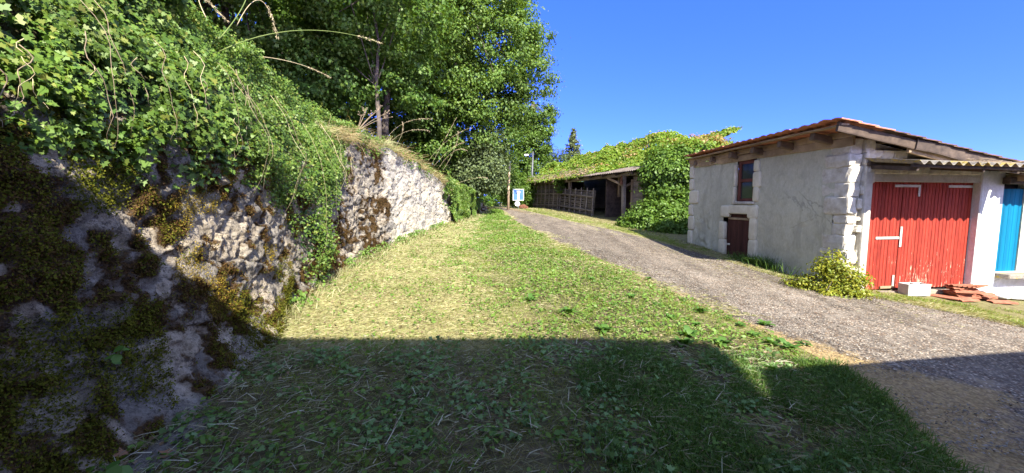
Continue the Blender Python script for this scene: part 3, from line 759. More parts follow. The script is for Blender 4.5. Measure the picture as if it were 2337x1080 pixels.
kp = fbm(np.stack([Y * 1.8, d * 3, d * 0], 1), 3, 16) > 0.5; Y, d, nx_, ny_ = Y[kp], d[kp], nx_[kp], ny_[kp]
P = np.stack([xw(Y) + nx_ * d - .15, Y + ny_ * d, wtop(Y) + r4.uniform(-.25, .25, len(Y))], 1)
V, F = leaves(P, np.stack([nx_, ny_, 0 * nx_ + .8], 1) + r4.normal(0, .5, (len(Y), 3)), r4.uniform(.03, .09, len(Y)), 'oval', (0.2, 0, -.3), .25, r4)
tag(link('wall_top_weeds', mesh_np('wall_top_weeds', V, F), M['shrub']), kind='stuff')

# tall seeding grasses
def stalk(P0, P1, P2, label, mat_, group, head=0.3, rad=.004, headr=.018, tilt=0):
    """arched stem P0->P2 with control P1 and a feathery seed head at its end"""
    P0, P1, P2 = (np.array(p, float) for p in (P0, P1, P2))
    o = empty('grass_stalk', tuple(P0), label, 'grass stalk', group)
    t_ = np.linspace(0, 1, 18)[:, None]
    C = (1 - t_) ** 2 * P0 + 2 * t_ * (1 - t_) * P1 + t_ ** 2 * P2 - P0
    MB().tube(C, np.linspace(rad, rad * .45, 18), 5).build('stem', M[mat_], o, True)
    k0 = int(18 * (1 - head)); rr = np.random.default_rng(int(abs(P0[1] * 100)) + int(abs(P2[2] * 77)))
    Q = C[k0:]; n_ = 110; tt = rr.uniform(0, len(Q) - 1.001, n_); i_ = tt.astype(int); fr = (tt - i_)[:, None]
    B = Q[i_] * (1 - fr) + Q[i_ + 1] * fr; ax = nrm(Q[i_ + 1] - Q[i_])
    V, F = leaves(B + rr.normal(0, headr * .3, (n_, 3)), rr.normal(0, 1, (n_, 3)), headr * rr.uniform(.7, 1.7, n_), 'spike', tuple(ax.mean(0) * 3 + np.array([0, 0, -.5])), .2, rr)
    link('seed_head', mesh_np('seed_head', V, F), M['dry'], o)
    return o
def pt(px, py, depth):
    """world point on the view ray of a photograph pixel at forward distance depth (used to read positions off the photograph)"""
    u = (px - 1168.5) / 878; v = (540 - py) / 878; th = R(5)
    d = np.array([u, math.cos(th) + v * math.sin(th), -math.sin(th) + v * math.cos(th)])
    return d * depth + np.array([0, 0, 1.6])
stalk(pt(500, 118, 4.0), pt(680, 30, 4.4), pt(874, 100, 4.9), 'long green grass stalk arching right from the ivy in front of the dark trees', 'green_stem', 'tall grass on the wall', .22, .006, .02)
stalk(pt(500, 90, 3.9), pt(575, 5, 4.0), pt(566, -40, 4.0), 'straight green grass stalk rising out of frame above the ivy', 'green_stem', 'tall grass on the wall', .2, .006, .02)
stalk(pt(540, 60, 4.0), pt(600, -70, 4.2), pt(632, 85, 4.3), 'drooping straw stalk with a pale seed head above the ivy at the top', 'dry', 'tall grass on the wall', .35, .004, .026)
stalk(pt(600, 130, 5.0), pt(690, 140, 5.4), pt(755, 178, 5.6), 'pale dry stalk leaning right just above the ivy slope', 'dry', 'tall grass on the wall', .4, .005, .02)
stalk(pt(470, 40, 3.6), pt(420, -60, 3.8), pt(520, 50, 3.9), 'small dry seeding stalk at the top edge of the ivy', 'dry', 'tall grass on the wall', .4, .004, .022)
for k, (a, b, c, lab) in enumerate([
    ((880, 320), (915, 265), (985, 272), 'feathery straw stalk arching right, leftmost of the tall grasses on the wall top'),
    ((890, 325), (930, 285), (982, 300), 'lower feathery straw stalk below the leftmost tall grass on the wall top'),
    ((985, 375), (1020, 310), (1042, 268), 'straight pale dead stalk standing highest on the wall top'),
    ((975, 370), (1030, 300), (1078, 292), 'thin straw stalk bowing far right above the wall top'),
    ((1000, 385), (1040, 325), (1066, 345), 'feathery grass drooping at the right end of the wall top tuft'),
    ((990, 380), (1030, 330), (1060, 325), 'short feathery grass in the middle of the right hand tuft'),
    ((1010, 390), (1050, 330), (1045, 300), 'upright seeding grass behind the right hand tuft'),
    ((905, 330), (925, 300), (918, 278), 'short upright seed stalk between the two grass tufts'),
    ((1040, 420), (1100, 398), (1112, 408), 'thin pale stalk reaching right over the far ivy')]):
    dp = 11.0 if a[0] < 950 else 13.5
    stalk(pt(*a, dp), pt(*b, dp + .1), pt(*c, dp + .2), lab, 'dry', 'tall grass on the wall', .45, .0028, .026)
# dead umbel stalks
um = empty('dead_umbel', tuple(pt(815, 300, 9.5)), 'brown dead branching flower stalk beside the thin tree trunk on the wall top', 'dead plant', None)
mb = MB(); base = pt(815, 300, 9.5)
for (px, py) in ((835, 255), (850, 262), (868, 248), (880, 260), (825, 262), (885, 268)):
    e = pt(px, py, 9.6) - base
    q = np.linspace(0, 1, 8)[:, None]
    mb.tube(q * e + np.sin(q * 3) * np.array([0.02, 0, .05]), np.linspace(.009, .004, 8), 5)
    for z in range(6):
        e2 = e + np.array([random.uniform(-.1, .1), random.uniform(-.05, .05), random.uniform(0, .1)])
        mb.tube([e * .9, e2], [.004, .003], 4); mb.box(e2, (.018, .018, .018), None, .003)
mb.build('stems', M['stem'], um)

# ------------------------------------------------------------------ trees
def crown_points(ells, n, r, clump=(.35, .8), per=70, inner=0.35, flat=0.6):
    vol = np.array([e[3] * e[4] * e[5] for e in ells]) ** 0.75; vol /= vol.sum()
    nc = max(6, n // per)
    which = r.choice(len(ells), nc, p=vol)
    E = np.array(ells)[which]
    dirs = nrm(r.normal(0, 1, (nc, 3)))
    rad = np.where(r.uniform(0, 1, nc) < inner, r.uniform(.15, .8, nc), r.uniform(.8, 1.03, nc))
    C = E[:, :3] + dirs * E[:, 3:6] * rad[:, None]
    ci = r.integers(0, nc, n)
    cs = r.uniform(clump[0], clump[1], nc)
    off = r.normal(0, 1, (n, 3)) * (cs[ci] * 0.5)[:, None] * [1, 1, flat]
    P = C[ci] + off
    N = dirs[ci] * 0.5 + nrm(off) * .5 + np.array([0, 0, .55]) + r.normal(0, .5, (n, 3))
    return P, N, C
def tree(name, label, cat, base, trunk, ells, n, size, lm, seed, group=None, clump=(.35, .8), per=70, shape='diamond', nb=26, bark='bark', inner=.35, rad=0.2, second=None):
    r = np.random.default_rng(seed)
    base = np.array(base, float)
    o = empty(name, tuple(base), label, cat, group)
    tp = np.array(trunk, float)
    mb = MB(); mb.tube(tp - base, np.linspace(rad, rad * .35, len(tp)), 9)
    P, N, C = crown_points(ells, n, r, clump, per, inner)
    for c in C[r.choice(len(C), min(nb, len(C)), replace=False)]:
        k = r.integers(len(tp) // 2, len(tp)); a = tp[k]
        q = np.linspace(0, 1, 6)[:, None]
        mid = (a + c) / 2 + np.array([0, 0, -.25 * np.linalg.norm(c - a) * .3])
        pts = (1 - q) ** 2 * a + 2 * q * (1 - q) * mid + q * q * c
        mb.tube(pts - base, np.linspace(rad * .24, .008, 6), 5)
    mb.build('trunk', M[bark], o, True)
    V, F = leaves(P - base, N, r.uniform(size * .7, size * 1.25, n), shape, (0, 0, -.5), .25, r)
    link('crown', mesh_np('crown', V, F), M[lm], o)
    if second:
        lm2, n2, ells2, sz2 = second
        P, N, C = crown_points(ells2, n2, r, clump, per, inner)
        V, F = leaves(P - base, N, r.uniform(sz2 * .7, sz2 * 1.25, n2), shape, (0, 0, -.5), .25, r)
        link('outer_foliage', mesh_np('outer_foliage', V, F), M[lm2], o)
    return o
WOOD = 'trees on the bank'
# unseen tree added with its crown above the frame to shade the grove
tree('added_shade_tree', 'unseen leafy tree added on the bank so its crown shades the grove', 'tree', (-10, 6.5, 4), [(-10, 6.5, 3.6), (-9.6, 6.7, 6), (-8.5, 7.2, 8), (-7, 7.6, 9.5)],
     [(-6.6, 8.6, 10.2, 4.6, 3.4, 1.7), (-11, 8, 9.4, 3, 3.4, 2.0)], 46000, .17, 'leaf_a', 101, WOOD, (.5, .95), 90, 'diamond', 20)
tree('field_maple', 'slim field maple with thin bare trunk behind the dry grass of the wall top', 'tree', (-4.15, 12.2, 3.0), [(-4.15, 12.2, 2.9), (-4.12, 12.2, 4.0), (-4.2, 12.25, 5.2), (-4.1, 12.3, 6.5), (-4.3, 12.3, 8)],
     [(-4.2, 12.6, 7.8, 2.3, 2.0, 1.9), (-5.6, 12.6, 5.6, 1.9, 1.5, 1.4), (-3.2, 13.2, 5.6, 1.1, 1.2, .9)], 26000, .095, 'leaf_a', 102, WOOD, (.22, .5), 110, 'maple', 9, rad=.085)
tree('field_maple', 'dark leafed maple rising behind the top of the ivy slope', 'tree', (-8.6, 12, 3.8), [(-8.6, 12, 3.4), (-8.5, 12, 5.5), (-8.7, 12.2, 8), (-8.4, 12.2, 10)],
     [(-8.3, 12.2, 6.4, 2.9, 2.2, 2.8), (-10.5, 12.5, 8, 2.6, 2.4, 3), (-7.2, 12.4, 4.6, 1.6, 1.3, 1.1)], 48000, .11, 'leaf_a', 103, WOOD, (.28, .62), 130, 'maple', 26, rad=.16)
tree('dense_tree', 'dense dark tree closing the shaded gap behind the thin trunk', 'tree', (-8, 20, 4), [(-8, 20, 3.6), (-7.9, 20, 6), (-7.8, 20.1, 9), (-7.6, 20, 12)],
     [(-8, 20, 8.5, 4.2, 3.2, 5.2), (-11.5, 19, 8, 3.5, 3, 5), (-4.8, 21.5, 5.2, 2.4, 2.2, 2.6)], 80000, .17, 'leaf_a', 104, WOOD, (.4, .85), 110, 'diamond', 20, rad=.28)
tree('lime_tree', 'tallest sunlit tree with pale green crown standing against the blue sky', 'tree', (-3.6, 21, 2.0), [(-3.6, 21, 1.6), (-3.5, 21, 4), (-3.2, 21, 7), (-2.8, 20.8, 10), (-2.5, 20.7, 13)],
     [(-2.4, 20.6, 9.4, 4.1, 3.6, 3.6), (-2.1, 20.2, 6.2, 2.9, 2.2, 2.5), (-2.6, 21, 13, 3.9, 3.4, 3), (-4.6, 19.2, 8.0, 2.6, 2.6, 3.6), (-3.9, 19.3, 4.4, 1.5, 1.1, 1.6), (0.4, 20.5, 8.0, 1.9, 1.7, 1.3), (.9, 21, 10.2, 1.4, 1.4, .9)],
     140000, .14, 'leaf_b', 105, WOOD, (.3, .7), 110, 'diamond', 40, rad=.32)
tree('lime_tree', 'sunlit tree of medium height between the tall crown and the thin trunk', 'tree', (-5.6, 17, 3.2), [(-5.6, 17, 2.8), (-5.5, 17, 5), (-5.2, 17, 8), (-5, 17, 10)],
     [(-5.0, 16.8, 9.6, 3.0, 2.6, 3.0), (-6.8, 16.5, 8.6, 2.4, 2.2, 2.4)], 75000, .13, 'leaf_b', 106, WOOD, (.3, .65), 110, 'diamond', 26, rad=.2)
tree('willow_bush', 'grey green willow like bush beyond the end of the stone wall', 'tree', (-2.1, 21.3, 1.6), [(-2.1, 21.3, 1.2), (-2.0, 21.0, 2.5), (-1.6, 20.3, 4)],
     [(-1.25, 19.7, 3.7, 1.0, .8, 1.5), (-2.2, 20.0, 3.0, .8, .7, 1.1)], 22000, .13, 'leaf_grey', 107, WOOD, (.3, .6), 60, 'diamond', 16, rad=.12)
tree('hedge_bush', 'bright green bush standing behind the bare wooden post', 'bush', (.5, 27.5, 1.2), [(.5, 27.5, 1.1), (.5, 27.5, 2), (.5, 27.5, 2.8)],
     [(.45, 27.4, 2.4, .85, .8, 1.2), (1.3, 28.5, 2.0, .9, .9, .9), (-.4, 27.2, 2.9, .6, .6, .9)], 15000, .12, 'shrub', 108, WOOD, (.25, .5), 55, 'diamond', 10, rad=.08, second=('leaf_b', 2500, [(-.4, 27.8, 3.6, .5, .5, .4)], .12))
tree('ivy_clad_tree', 'tree trunk thickly wrapped in bright ivy beside the lamp post', 'tree', (1.2, 33, 1.2), [(1.2, 33, 1.0), (1.25, 33, 4), (1.4, 33, 7), (1.8, 33, 10)],
     [(1.3, 33, 4.2, .95, .9, 3.1), (1.9, 33, 7.4, .8, .8, 1.2), (2.6, 33.2, 9.0, 1.3, 1.1, .8), (.4, 33.5, 8.6, 1.5, 1.3, 1.6), (.2, 33.2, 2.6, 1.4, 1, 1.3), (2.5, 33, 6.0, .9, .8, .9), (.6, 33.2, 6.2, 1.4, 1, 1.8), (2.7, 33, 7.6, 1.0, .9, .9)], 34000, .17, 'shrub', 109, WOOD, (.3, .6), 60, 'diamond', 22, rad=.22)
tree('ash_tree', 'distant rounded tree right of the lamp post', 'tree', (4.2, 44, 1.2), [(4.2, 44, 1), (4.2, 44, 4), (4.3, 44, 7)],
     [(3.6, 44, 5.4, 1.9, 1.6, 2.3), (5.2, 44.5, 5.6, 1.5, 1.4, 2.0), (4.4, 44, 3, 2.6, 1.8, 1.6)], 18000, .2, 'leaf_far', 110, WOOD, (.4, .8), 55, 'diamond', 16, rad=.2)
# conifer: whorls of drooping feathery branches
def conifer():
    base = np.array([7.2, 46, 1.2]); H = 9.0
    o = empty('conifer', tuple(base), 'slender feathery conifer with a pointed top against the sky', 'tree', WOOD)
    r = np.random.default_rng(5); mb = MB()
    mb.tube([(0, 0, 0), (0.05, 0, H * .5), (0.0, 0, H)], [.2, .11, .02], 7)
    Pl = []; Nl = []
    for z in np.arange(2.0, H, .33):
        L = 2.1 * (1 - z / H) ** .75 + .15
        for k in range(6):
            a = r.uniform(0, 6.28); l = L * r.uniform(.65, 1.1)
            q = np.linspace(0, 1, 7)[:, None]
            pts = np.array([0, 0, z]) + q * l * np.array([math.cos(a), math.sin(a), .55]) - q * q * np.array([0, 0, .25 * l])
            mb.tube(pts, np.linspace(.025, .006, 7), 4)
            m_ = int(40 * l) + 8; tt = r.uniform(.15, 1, (m_, 1))
            Pl.append(np.array([0, 0, z]) + tt * l * np.array([math.cos(a), math.sin(a), .55]) - tt * tt * np.array([0, 0, .25 * l]) + r.normal(0, .05, (m_, 3)))
            Nl.append(r.normal(0, 1, (m_, 3)))
    mb.build('trunk', M['bark'], o, True)
    P = np.concatenate(Pl); V, F = leaves(P, np.concatenate(Nl), r.uniform(.16, .32, len(P)), 'diamond', (0, 0, -.3), .1, r)
    link('crown', mesh_np('crown', V, F), M['conifer'], o)
conifer()
# low growth that closes the far end of the lane and the bank under the trees
def thicket(name, label, cat, ells, n, size, lm, seed, group='bushes beyond the lane', **kw):
    e = ells[0]; b = (e[0], e[1], max(zgf(e[0], e[1]), e[2] - e[5]))
    return tree(name, label, cat, b, [b, (b[0], b[1], b[2] + .4), (b[0] + .1, b[1], e[2])], ells, n, size, lm, seed, group, kw.pop('clump', (.25, .5)), 55, kw.pop('shape', 'diamond'), 8, rad=.05, **kw)
thicket('bush', 'shaded bush at the end of the lane left of the bare post', 'bush', [(-4.5, 32, 2.6, 3.5, 1.5, 2.2), (-8, 30, 4, 3, 2, 2.5)], 16000, .2, 'leaf_a', 120)
thicket('bush', 'leafy thicket between the far end of the wall and the tall pale tree', 'bush', [(-3.4, 24, 3.8, 1.9, 1.0, 2.4), (-1.3, 25, 4.4, 1.4, 1.0, 2.4), (-.3, 26, 3.2, .9, .8, 1.5)], 20000, .13, 'leaf_b', 126)
thicket('bush', 'dark bush behind the blue road sign', 'bush', [(1.6, 31.5, 2.0, 1.5, 1.0, 1.1), (3.6, 33, 2.2, 1.6, 1.2, 1.4)], 14000, .15, 'leaf_a', 121)
thicket('bush', 'pale distant bush between the lamp post and the barn roof', 'bush', [(4.6, 36, 2.6, 1.8, 1.3, 1.6), (7, 38, 2.6, 2, 1.4, 1.9)], 13000, .17, 'leaf_far', 122)
thicket('bush', 'far bush seen over the barn roof left of the conifer', 'bush', [(9.5, 50, 2.6, 4, 2, 2.6)], 9000, .25, 'leaf_far', 123)
tree('dense_tree', 'far dark tree closing the view at the end of the lane', 'tree', (-6, 46, 1.2), [(-6, 46, 1), (-6, 46, 4), (-5.8, 46, 7)],
     [(-5, 46, 5, 4.2, 2, 4), (-11, 44, 5, 4, 2, 4.2), (-.5, 47, 3.6, 2.8, 1.6, 2.6), (-3, 42, 2.2, 3, 1, 1.4)], 26000, .3, 'leaf_a', 125, WOOD, (.5, 1.0), 60, 'diamond', 12, rad=.25)
# undergrowth on the bank
r5 = np.random.default_rng(55)
n = 42000
Y = r5.uniform(6, 30, n); d = r5.uniform(.6, 9, n)
P = np.stack([xw(Y) - .3 - d, Y, wtop(Y) + .1 * d + r5.uniform(0, 1, n) ** 1.6 * (.25 + .9 * fbm(np.stack([Y * .6, d * .6, d * 0], 1), 3, 8))], 1)
V, F = leaves(P, np.stack([0 * Y, 0 * Y, 0 * Y + 1], 1) + r5.normal(0, .6, (n, 3)), r5.uniform(.08, .17, n), 'oval', (0, 0, -.2), .25, r5)
tag(link('undergrowth', mesh_np('undergrowth', V, F), M['leaf_a']), kind='stuff')

# ------------------------------------------------------------------ stone shed with red doors
PH = R(8.0)
FX = np.array([math.cos(PH), math.sin(PH), 0]); LY = np.array([-math.sin(PH), math.cos(PH), 0])
O = np.array([6.66, 7.62, 0])
ROT = np.stack([FX, LY, np.array([0, 0, 1.0])], 1)     # local a (right), t (back), z
SHX = (ROT, O)
shed = empty('stone_shed', (6.66, 7.62, 0), 'old rendered stone shed with a low pitched tiled roof and big red doors', 'shed')
def sp(mb, name, m, parent=None, smooth=False):
    o = mb.build(name, m, None, smooth, SHX); par(o, parent if parent is not None else shed)
    return o
def subpar(o, parent):
    o.parent = parent; o.matrix_parent_inverse = parent.matrix_world.inverted() if False else Matrix.Identity(4); return o
def sub(mb, name, m, parent, smooth=False):             # child of a part (parts keep world coordinates)
    o = mb.build(name, m, None, smooth, SHX); o.parent = parent
    o.matrix_parent_inverse = (shed.matrix_basis @ parent.matrix_parent_inverse).inverted() if False else Matrix.Identity(4)
    return o
LW = 5.27                                              # length of the rendered wall
def roofz(a): return 3.06 - 0.175 * (a + 0.72)         # top of rafters
# left (rendered) wall as displaced grid with openings
def left_wall():
    tt = np.linspace(0.32, LW, 150); zz = np.linspace(-.5, 2.74, 100)
    T_, Z_ = np.meshgrid(tt, zz, indexing='ij')
    f = np.stack([T_.ravel(), Z_.ravel(), 0 * Z_.ravel()], 1)
    d = 0.05 * (fbm(f * 1.3, 3, 5) - .5) + .02 * (fbm(f * 6, 3, 6) - .5)
    low = np.exp(-((T_.ravel() - 4.6) / .7) ** 2) * (1 - sst(.8, 1.9, Z_.ravel()))
    d += low * .07 * (fbm(f * 8, 4, 9) - .5)
    V = np.stack([-d, f[:, 0], f[:, 1]], 1)
    F = grid_faces(150, 100)
    c = f[F].mean(1)
    hole = ((c[:, 0] > 2.46) & (c[:, 0] < 3.14) & (c[:, 1] > 1.62)) | ((c[:, 0] > 2.36) & (c[:, 0] < 3.62) & (c[:, 1] < 1.5))
    mb = MB(); mb.v = [V]; mb.n = len(V); mb.f = F[~hole][:, ::-1].tolist()
    return mb
sp(left_wall(), 'rendered_wall', M['plaster'], None, True)
mb = MB()                                               # core behind the render: back, right and front masonry
mb.box((.30, 2.635 + .1, 1.1), (.42, LW - .5, 3.2)) if False else None
mb.box((2.4, LW - .12, 1.0), (4.7, .22, 3.2))
mb.box((4.55, 2.6, .8), (.2, 5.0, 2.8))
sp(mb, 'rear_wall', M['plaster'])
# far corner strip of older render, irregular stones
def quoin(name, boxes, m, j=.012):
    mb = MB()
    for c, d in boxes: mb.box(c, d, None, j, .03)
    return sp(mb, name, m)
def lump(mb, c, d, seed, n=14, amp=.22):
    """rounded rough stone"""
    V = []; r = np.random.default_rng(seed)
    for i in range(n // 2 + 1):
        th = math.pi * i / (n // 2)
        for k in range(n):
            ph = 2 * math.pi * k / n
            p = np.array([math.sin(th) * math.cos(ph), math.sin(th) * math.sin(ph), math.cos(th)])
            q = np.sign(p) * np.abs(p) ** .30
            V.append(q)
    V = np.array(V); nn = 1 + amp * ((fbm(V * 1.6 + seed * 3.1, 4, seed) - .5) * 1.6 + (fbm(V * 4.5 + seed * 1.7, 3, seed + 9) - .5) * 1.1)
    V = V * nn[:, None] * np.array(d) / 2 + np.array(c)
    F = [[i * n + k, i * n + (k + 1) % n, (i + 1) * n + (k + 1) % n, (i + 1) * n + k] for i in range(n // 2) for k in range(n)]
    mb.add(V, [f[::-1] for f in F])
r6 = np.random.default_rng(66)
mb = MB(); z = -.35; k = 0
while z < 2.86:                                         # rough quoins at the near corner
    h = r6.uniform(.14, .36); wl = r6.uniform(.30, .62); wf_ = r6.uniform(.22, .34); a_ = -.03 + r6.uniform(-.02, .035)
    lump(mb, (a_ + wf_ / 2, .02 + r6.uniform(-.03, .03) + wl / 2, z + h / 2), (wf_, wl, h * 1.06), 200 + k, 20, .22)
    if r6.uniform() < .75: lump(mb, (a_ + wf_ + .10, .10 + r6.uniform(-.02, .02), z + h * r6.uniform(.3, .7)), (.24, .22, h * r6.uniform(.5, .9)), 240 + k, 16, .25)
    z += h * .97; k += 1
mb.box((.20, .22, 1.25), (.34, .30, 3.2), None, .006, .03)
sp(mb, 'corner_stones', M['stone'])
mb = MB(); k = 0                                        # rubble of the gable above the lintel
for zi, z in enumerate(np.arange(2.18, 3.0, .15)):
    a = .3
    while a < 3.6:
        wd = r6.uniform(.16, .4)
        if z + .1 < roofz(a + wd) - .1:
            lump(mb, (a + wd / 2, .10, z + .075), (wd * 1.06, .26, .165), 300 + k, 12, .2)
        a += wd; k += 1
sp(mb, 'gable_rubble', M['stone'])
mb = MB(); mb.add([(.3, .16, 2.1), (4.4, .16, 2.1), (4.4, .16, roofz(4.4) - .02), (.05, .16, roofz(.05) - .02), (.05, .16, 2.1), (.3, .30, 2.1), (4.4, .30, 2.1), (4.4, .30, roofz(4.4) - .02), (.05, .30, roofz(.05) - .02)], [[4, 0, 1, 2, 3], [8, 7, 6, 5]])
sp(mb, 'gable_backing', M['stone'])
mb = MB(); mb.box((2.2, .16, 1.0), (4.2, .12, 3.0)) if False else None
# front pier between corner stones and door, lintel, right pier
mb = MB(); mb.box((.38, .12, .85), (.18, .30, 2.7), None, .006, .012); sp(mb, 'door_jamb', M['lintel'])
mb = MB(); mb.box((1.75, .16, 2.12), (2.95, .30, .20), None, .004, .012); sp(mb, 'lintel', M['lintel'])
mb = MB(); mb.box((3.40, .15, .85), (.57, .34, 2.85), None, .004, .02); sp(mb, 'white_pier', M['white'])
# thicker bare stone strip at the far corner and stone surrounds
mb = MB()
for k, (z, h, wd) in enumerate([(.2, .5, .22), (.72, .45, .3), (1.2, .34, .22), (1.58, .42, .5), (2.02, .36, .2), (2.4, .4, .2)]):
    lump(mb, (-.005, LW - wd / 2 + .03, z + h / 2), (.09, wd, h * 1.02), 400 + k, 14, .08)
sp(mb, 'far_corner_stones', M['stone2'], None, True)
# low door: stone surround, leaf, bar, latch
mb = MB()
for k, (t_, z, wd, h) in enumerate([(3.60, .30, .26, .5), (3.62, .80, .24, .52), (3.52, 1.36, .36, .32), (2.42, .32, .28, .62), (2.44, .92, .22, .60), (2.48, 1.36, .34, .34), (3.0, 1.42, .85, .24)]):
    mb = MB(); lump(mb, (-.005, t_, z), (.12, wd, h * 1.04), 430 + k, 14, .07); sp(mb, 'door_surround', M['stone2'], None, True)
mb = MB()
for k in range(8): mb.box((.07, 2.53 + .062 + k * .121, .60), (.035, .117, 1.36), None, .001, .004)
d = sp(mb, 'low_door', M['maroon'])
sub(MB().box((.036, 2.98, 1.16), (.03, .92, .06), None, .002, .006), 'cross_bar', M['wood_pale'], d)
sub(MB().box((.04, 3.42, .42), (.02, .12, .05), None, 0, .006).box((.02, 3.45, .42), (.05, .02, .02)), 'latch', M['strap'], d)
sp(MB().box((.03, 3.0, 1.295), (.12, 1.04, .035), None, .002, .005), 'door_head', M['wood_dark'])
sp(MB().box((.30, 3.0, .6), (.04, 1.4, 2.0)), 'painted_dark_sheet', M['black'])  # black sheet behind the low door, its colour stands for interior shade
# tall narrow window
mb = MB()
for k, (t_, z, wd, h) in enumerate([(2.40, 1.82, .2, .38), (2.39, 2.2, .26, .42), (2.42, 2.56, .18, .30), (3.2, 1.8, .08, .5), (3.19, 2.35, .08, .6)]):
    mb = MB(); lump(mb, (-.002, t_, z), (.10, wd, h), 460 + k, 14, .1); sp(mb, 'window_surround', M['stone2'], None, True)
mb = MB()
for t_ in (2.53, 3.07): mb.box((.045, t_, 2.18), (.07, .085, 1.08), None, 0, .006)
for z in (1.675, 2.2, 2.685): mb.box((.045, 2.80, z), (.066, .454, .085), None, 0, .006)
wf = sp(mb, 'window', M['redframe'])
for z in (1.94, 2.44): sub(MB().box((.055, 2.80, z), (.012, .46, .44)), 'pane', M['glass'], wf)
sub(MB().box((.0, 2.80, 1.60), (.16, .74, .07), None, .003, .012), 'sill', M['lintel'], wf)
sp(MB().box((.30, 2.80, 2.2), (.04, .9, 1.2)), 'painted_dark_window_back', M['black'])  # black sheet behind the window, painted as the unlit inside
# boards under the eave
mb = MB()
for a, b, z, h in ((-.02, 2.2, 2.80, .17), (2.15, LW + .05, 2.81, .15), (-.04, 3.1, 2.955, .13), (3.05, LW + .05, 2.95, .14)):
    mb.beam((-.02 - .02 * (z > 2.9), a, z), (-.02 - .02 * (z > 2.9), b, z + .01), .06, h, (0, 0, 1), 10, .006)
sp(mb, 'eave_board', M['wood_pale'])
# rafters with tails
for k, t_ in enumerate((.45, 1.35, 2.25, 3.15, 4.05, 4.95)):
    a0, a1 = -.52 + .44 * t_ / LW, 4.4
    mb = MB().beam((a0, t_, roofz(a0) - .07), (a1, t_, roofz(a1) - .07), .105, .15, (0, 0, 1), 8, .004)
    sp(mb, 'rafter', M['wood_rafter'])
mb = MB().beam((-.72, -.30, roofz(-.72) - .06), (1.0, -.30, roofz(1.0) - .06), .05, .17, (0, 0, 1), 8, .005)
sp(mb, 'barge_board', M['wood_brown'])
mb = MB().beam((.98, -.33, roofz(.98) - .04), (4.5, -.33, roofz(4.5) - .04), .05, .22, (0, 0, 1), 12, .006)
sp(mb, 'barge_board', M['wood_dark'])
mb = MB().beam((.9, -.26, roofz(.9) - .16), (2.7, -.26, roofz(2.7) - .16), .05, .12, (0, 0, 1), 6, .005)
sp(mb, 'barge_board', M['wood_pale'])
mb = MB().beam((-.60, -.34, roofz(-.6) + .0), (-.13, LW + .02, roofz(-.6) - .01), .14, .035, (0, 0, 1), 14, .004)
for a in (.05, .42, .8, 1.3, 1.8, 2.3, 2.9, 3.5, 4.1): mb.beam((a, -.30, roofz(a) + .005), (a, LW + .02, roofz(a) + .005), .05, .03, (0, 0, 1), 6, .002)
sp(mb, 'roof_batten', M['wood_pale'])
# tiled roof: stepped courses of interlocking tiles
def tile_course(mb, a0, a1, t0, t1, z0, z1, pitch=.235, thick=.022, r=None):
    n_ = int((t1 - t0) / pitch); sub_ = 8
    tv = np.linspace(t0, t1, n_ * sub_ + 1)
    prof = .020 * np.abs(np.sin((tv - t0) / pitch * math.pi)) ** 1.5
    tj = np.repeat(r.normal(0, .006, n_ + 1), sub_)[:len(tv)] if r is not None else 0
    V = []
    for (a, z) in ((a0, z0), (a1, z1)):
        for th in (0, thick): V += [(a + .50 * max(t, 0) / LW, t, z + p + th + j_) for t, p, j_ in zip(tv, prof, tj)]
    m_ = len(tv); F = []
    for i in range(m_ - 1):
        F.append([m_ + i, m_ + i + 1, 3 * m_ + i + 1, 3 * m_ + i]); F.append([i, 2 * m_ + i, 2 * m_ + i + 1, i + 1])
        F.append([i, i + 1, m_ + i + 1, m_ + i]); F.append([2 * m_ + i, 3 * m_ + i, 3 * m_ + i + 1, 2 * m_ + i + 1])
    F += [[0, m_, 3 * m_, 2 * m_], [m_ - 1, 3 * m_ - 1, 4 * m_ - 1, 2 * m_ - 1]]
    mb.add(V, F)
mb = MB(); mb2 = MB(); a = -.78; k = 0
while a < 4.6:
    tgt = mb if k < 3 else mb2
    tile_course(tgt, a, a + .44, -.42 + (.0 if k < 3 else .02), LW + .06, roofz(a) + .045, roofz(a + .44) + .022 + .045, r=r6)
    a += .36; k += 1
sp(mb, 'roof', M['tile']); sp(mb2, 'roof', M['tile_dark'])
# red garage doors: three hinged leaves of narrow boards with iron straps
def leaf(a0, a1, n_, nm='red_door', z0=-.19, z1=2.03):
    mb = MB(); wd = (a1 - a0) / n_
    for k in range(n_):
        mb.box((a0 + wd * (k + .5), .13 + r6.normal(0, .0015), (z0 + z1) / 2 + r6.normal(0, .004)), (wd - .007, .03, z1 - z0), None, .0006, .006)
    return sp(mb, nm, M['red'])
dl = leaf(.47, 1.37, 11); dm = leaf(1.375, 2.25, 11); dr = leaf(2.255, 3.11, 10)
sp(MB().box((1.8, .17, .9), (2.7, .03, 2.3)), 'painted_dark_sheet', M['black'])  # black sheet behind the red boards, interior shade put into its colour
def strap(parent, boxes, nm='hinge_strap'):
    mb = MB()
    for c, d in boxes: mb.box(c, d, None, 0, .003)
    for c, d in boxes:
        L = max(d[0], d[2]); ax = 0 if d[0] > d[2] else 2
        for q in (-.4, -.13, .13, .4):
            p = list(c); p[ax] += q * L; p[1] -= .008; mb.box(p, (.016, .006, .016), None, 0, .002)
    sub(mb, nm, M['strap'], parent)
strap(dl, [((1.08, .105, .88), (.56, .012, .05))])
strap(dm, [((1.40, .104, .90), (.05, .014, .42))])
strap(dm, [((1.17 + .30, .105, 1.945), (.62, .012, .05)), ((1.755, .104, 1.83), (.045, .012, .20))])
strap(dr, [((2.78, .105, 1.94), (.62, .012, .05))])
strap(dl, [((1.30, .104, -.02), (.045, .014, .24))], 'bolt')
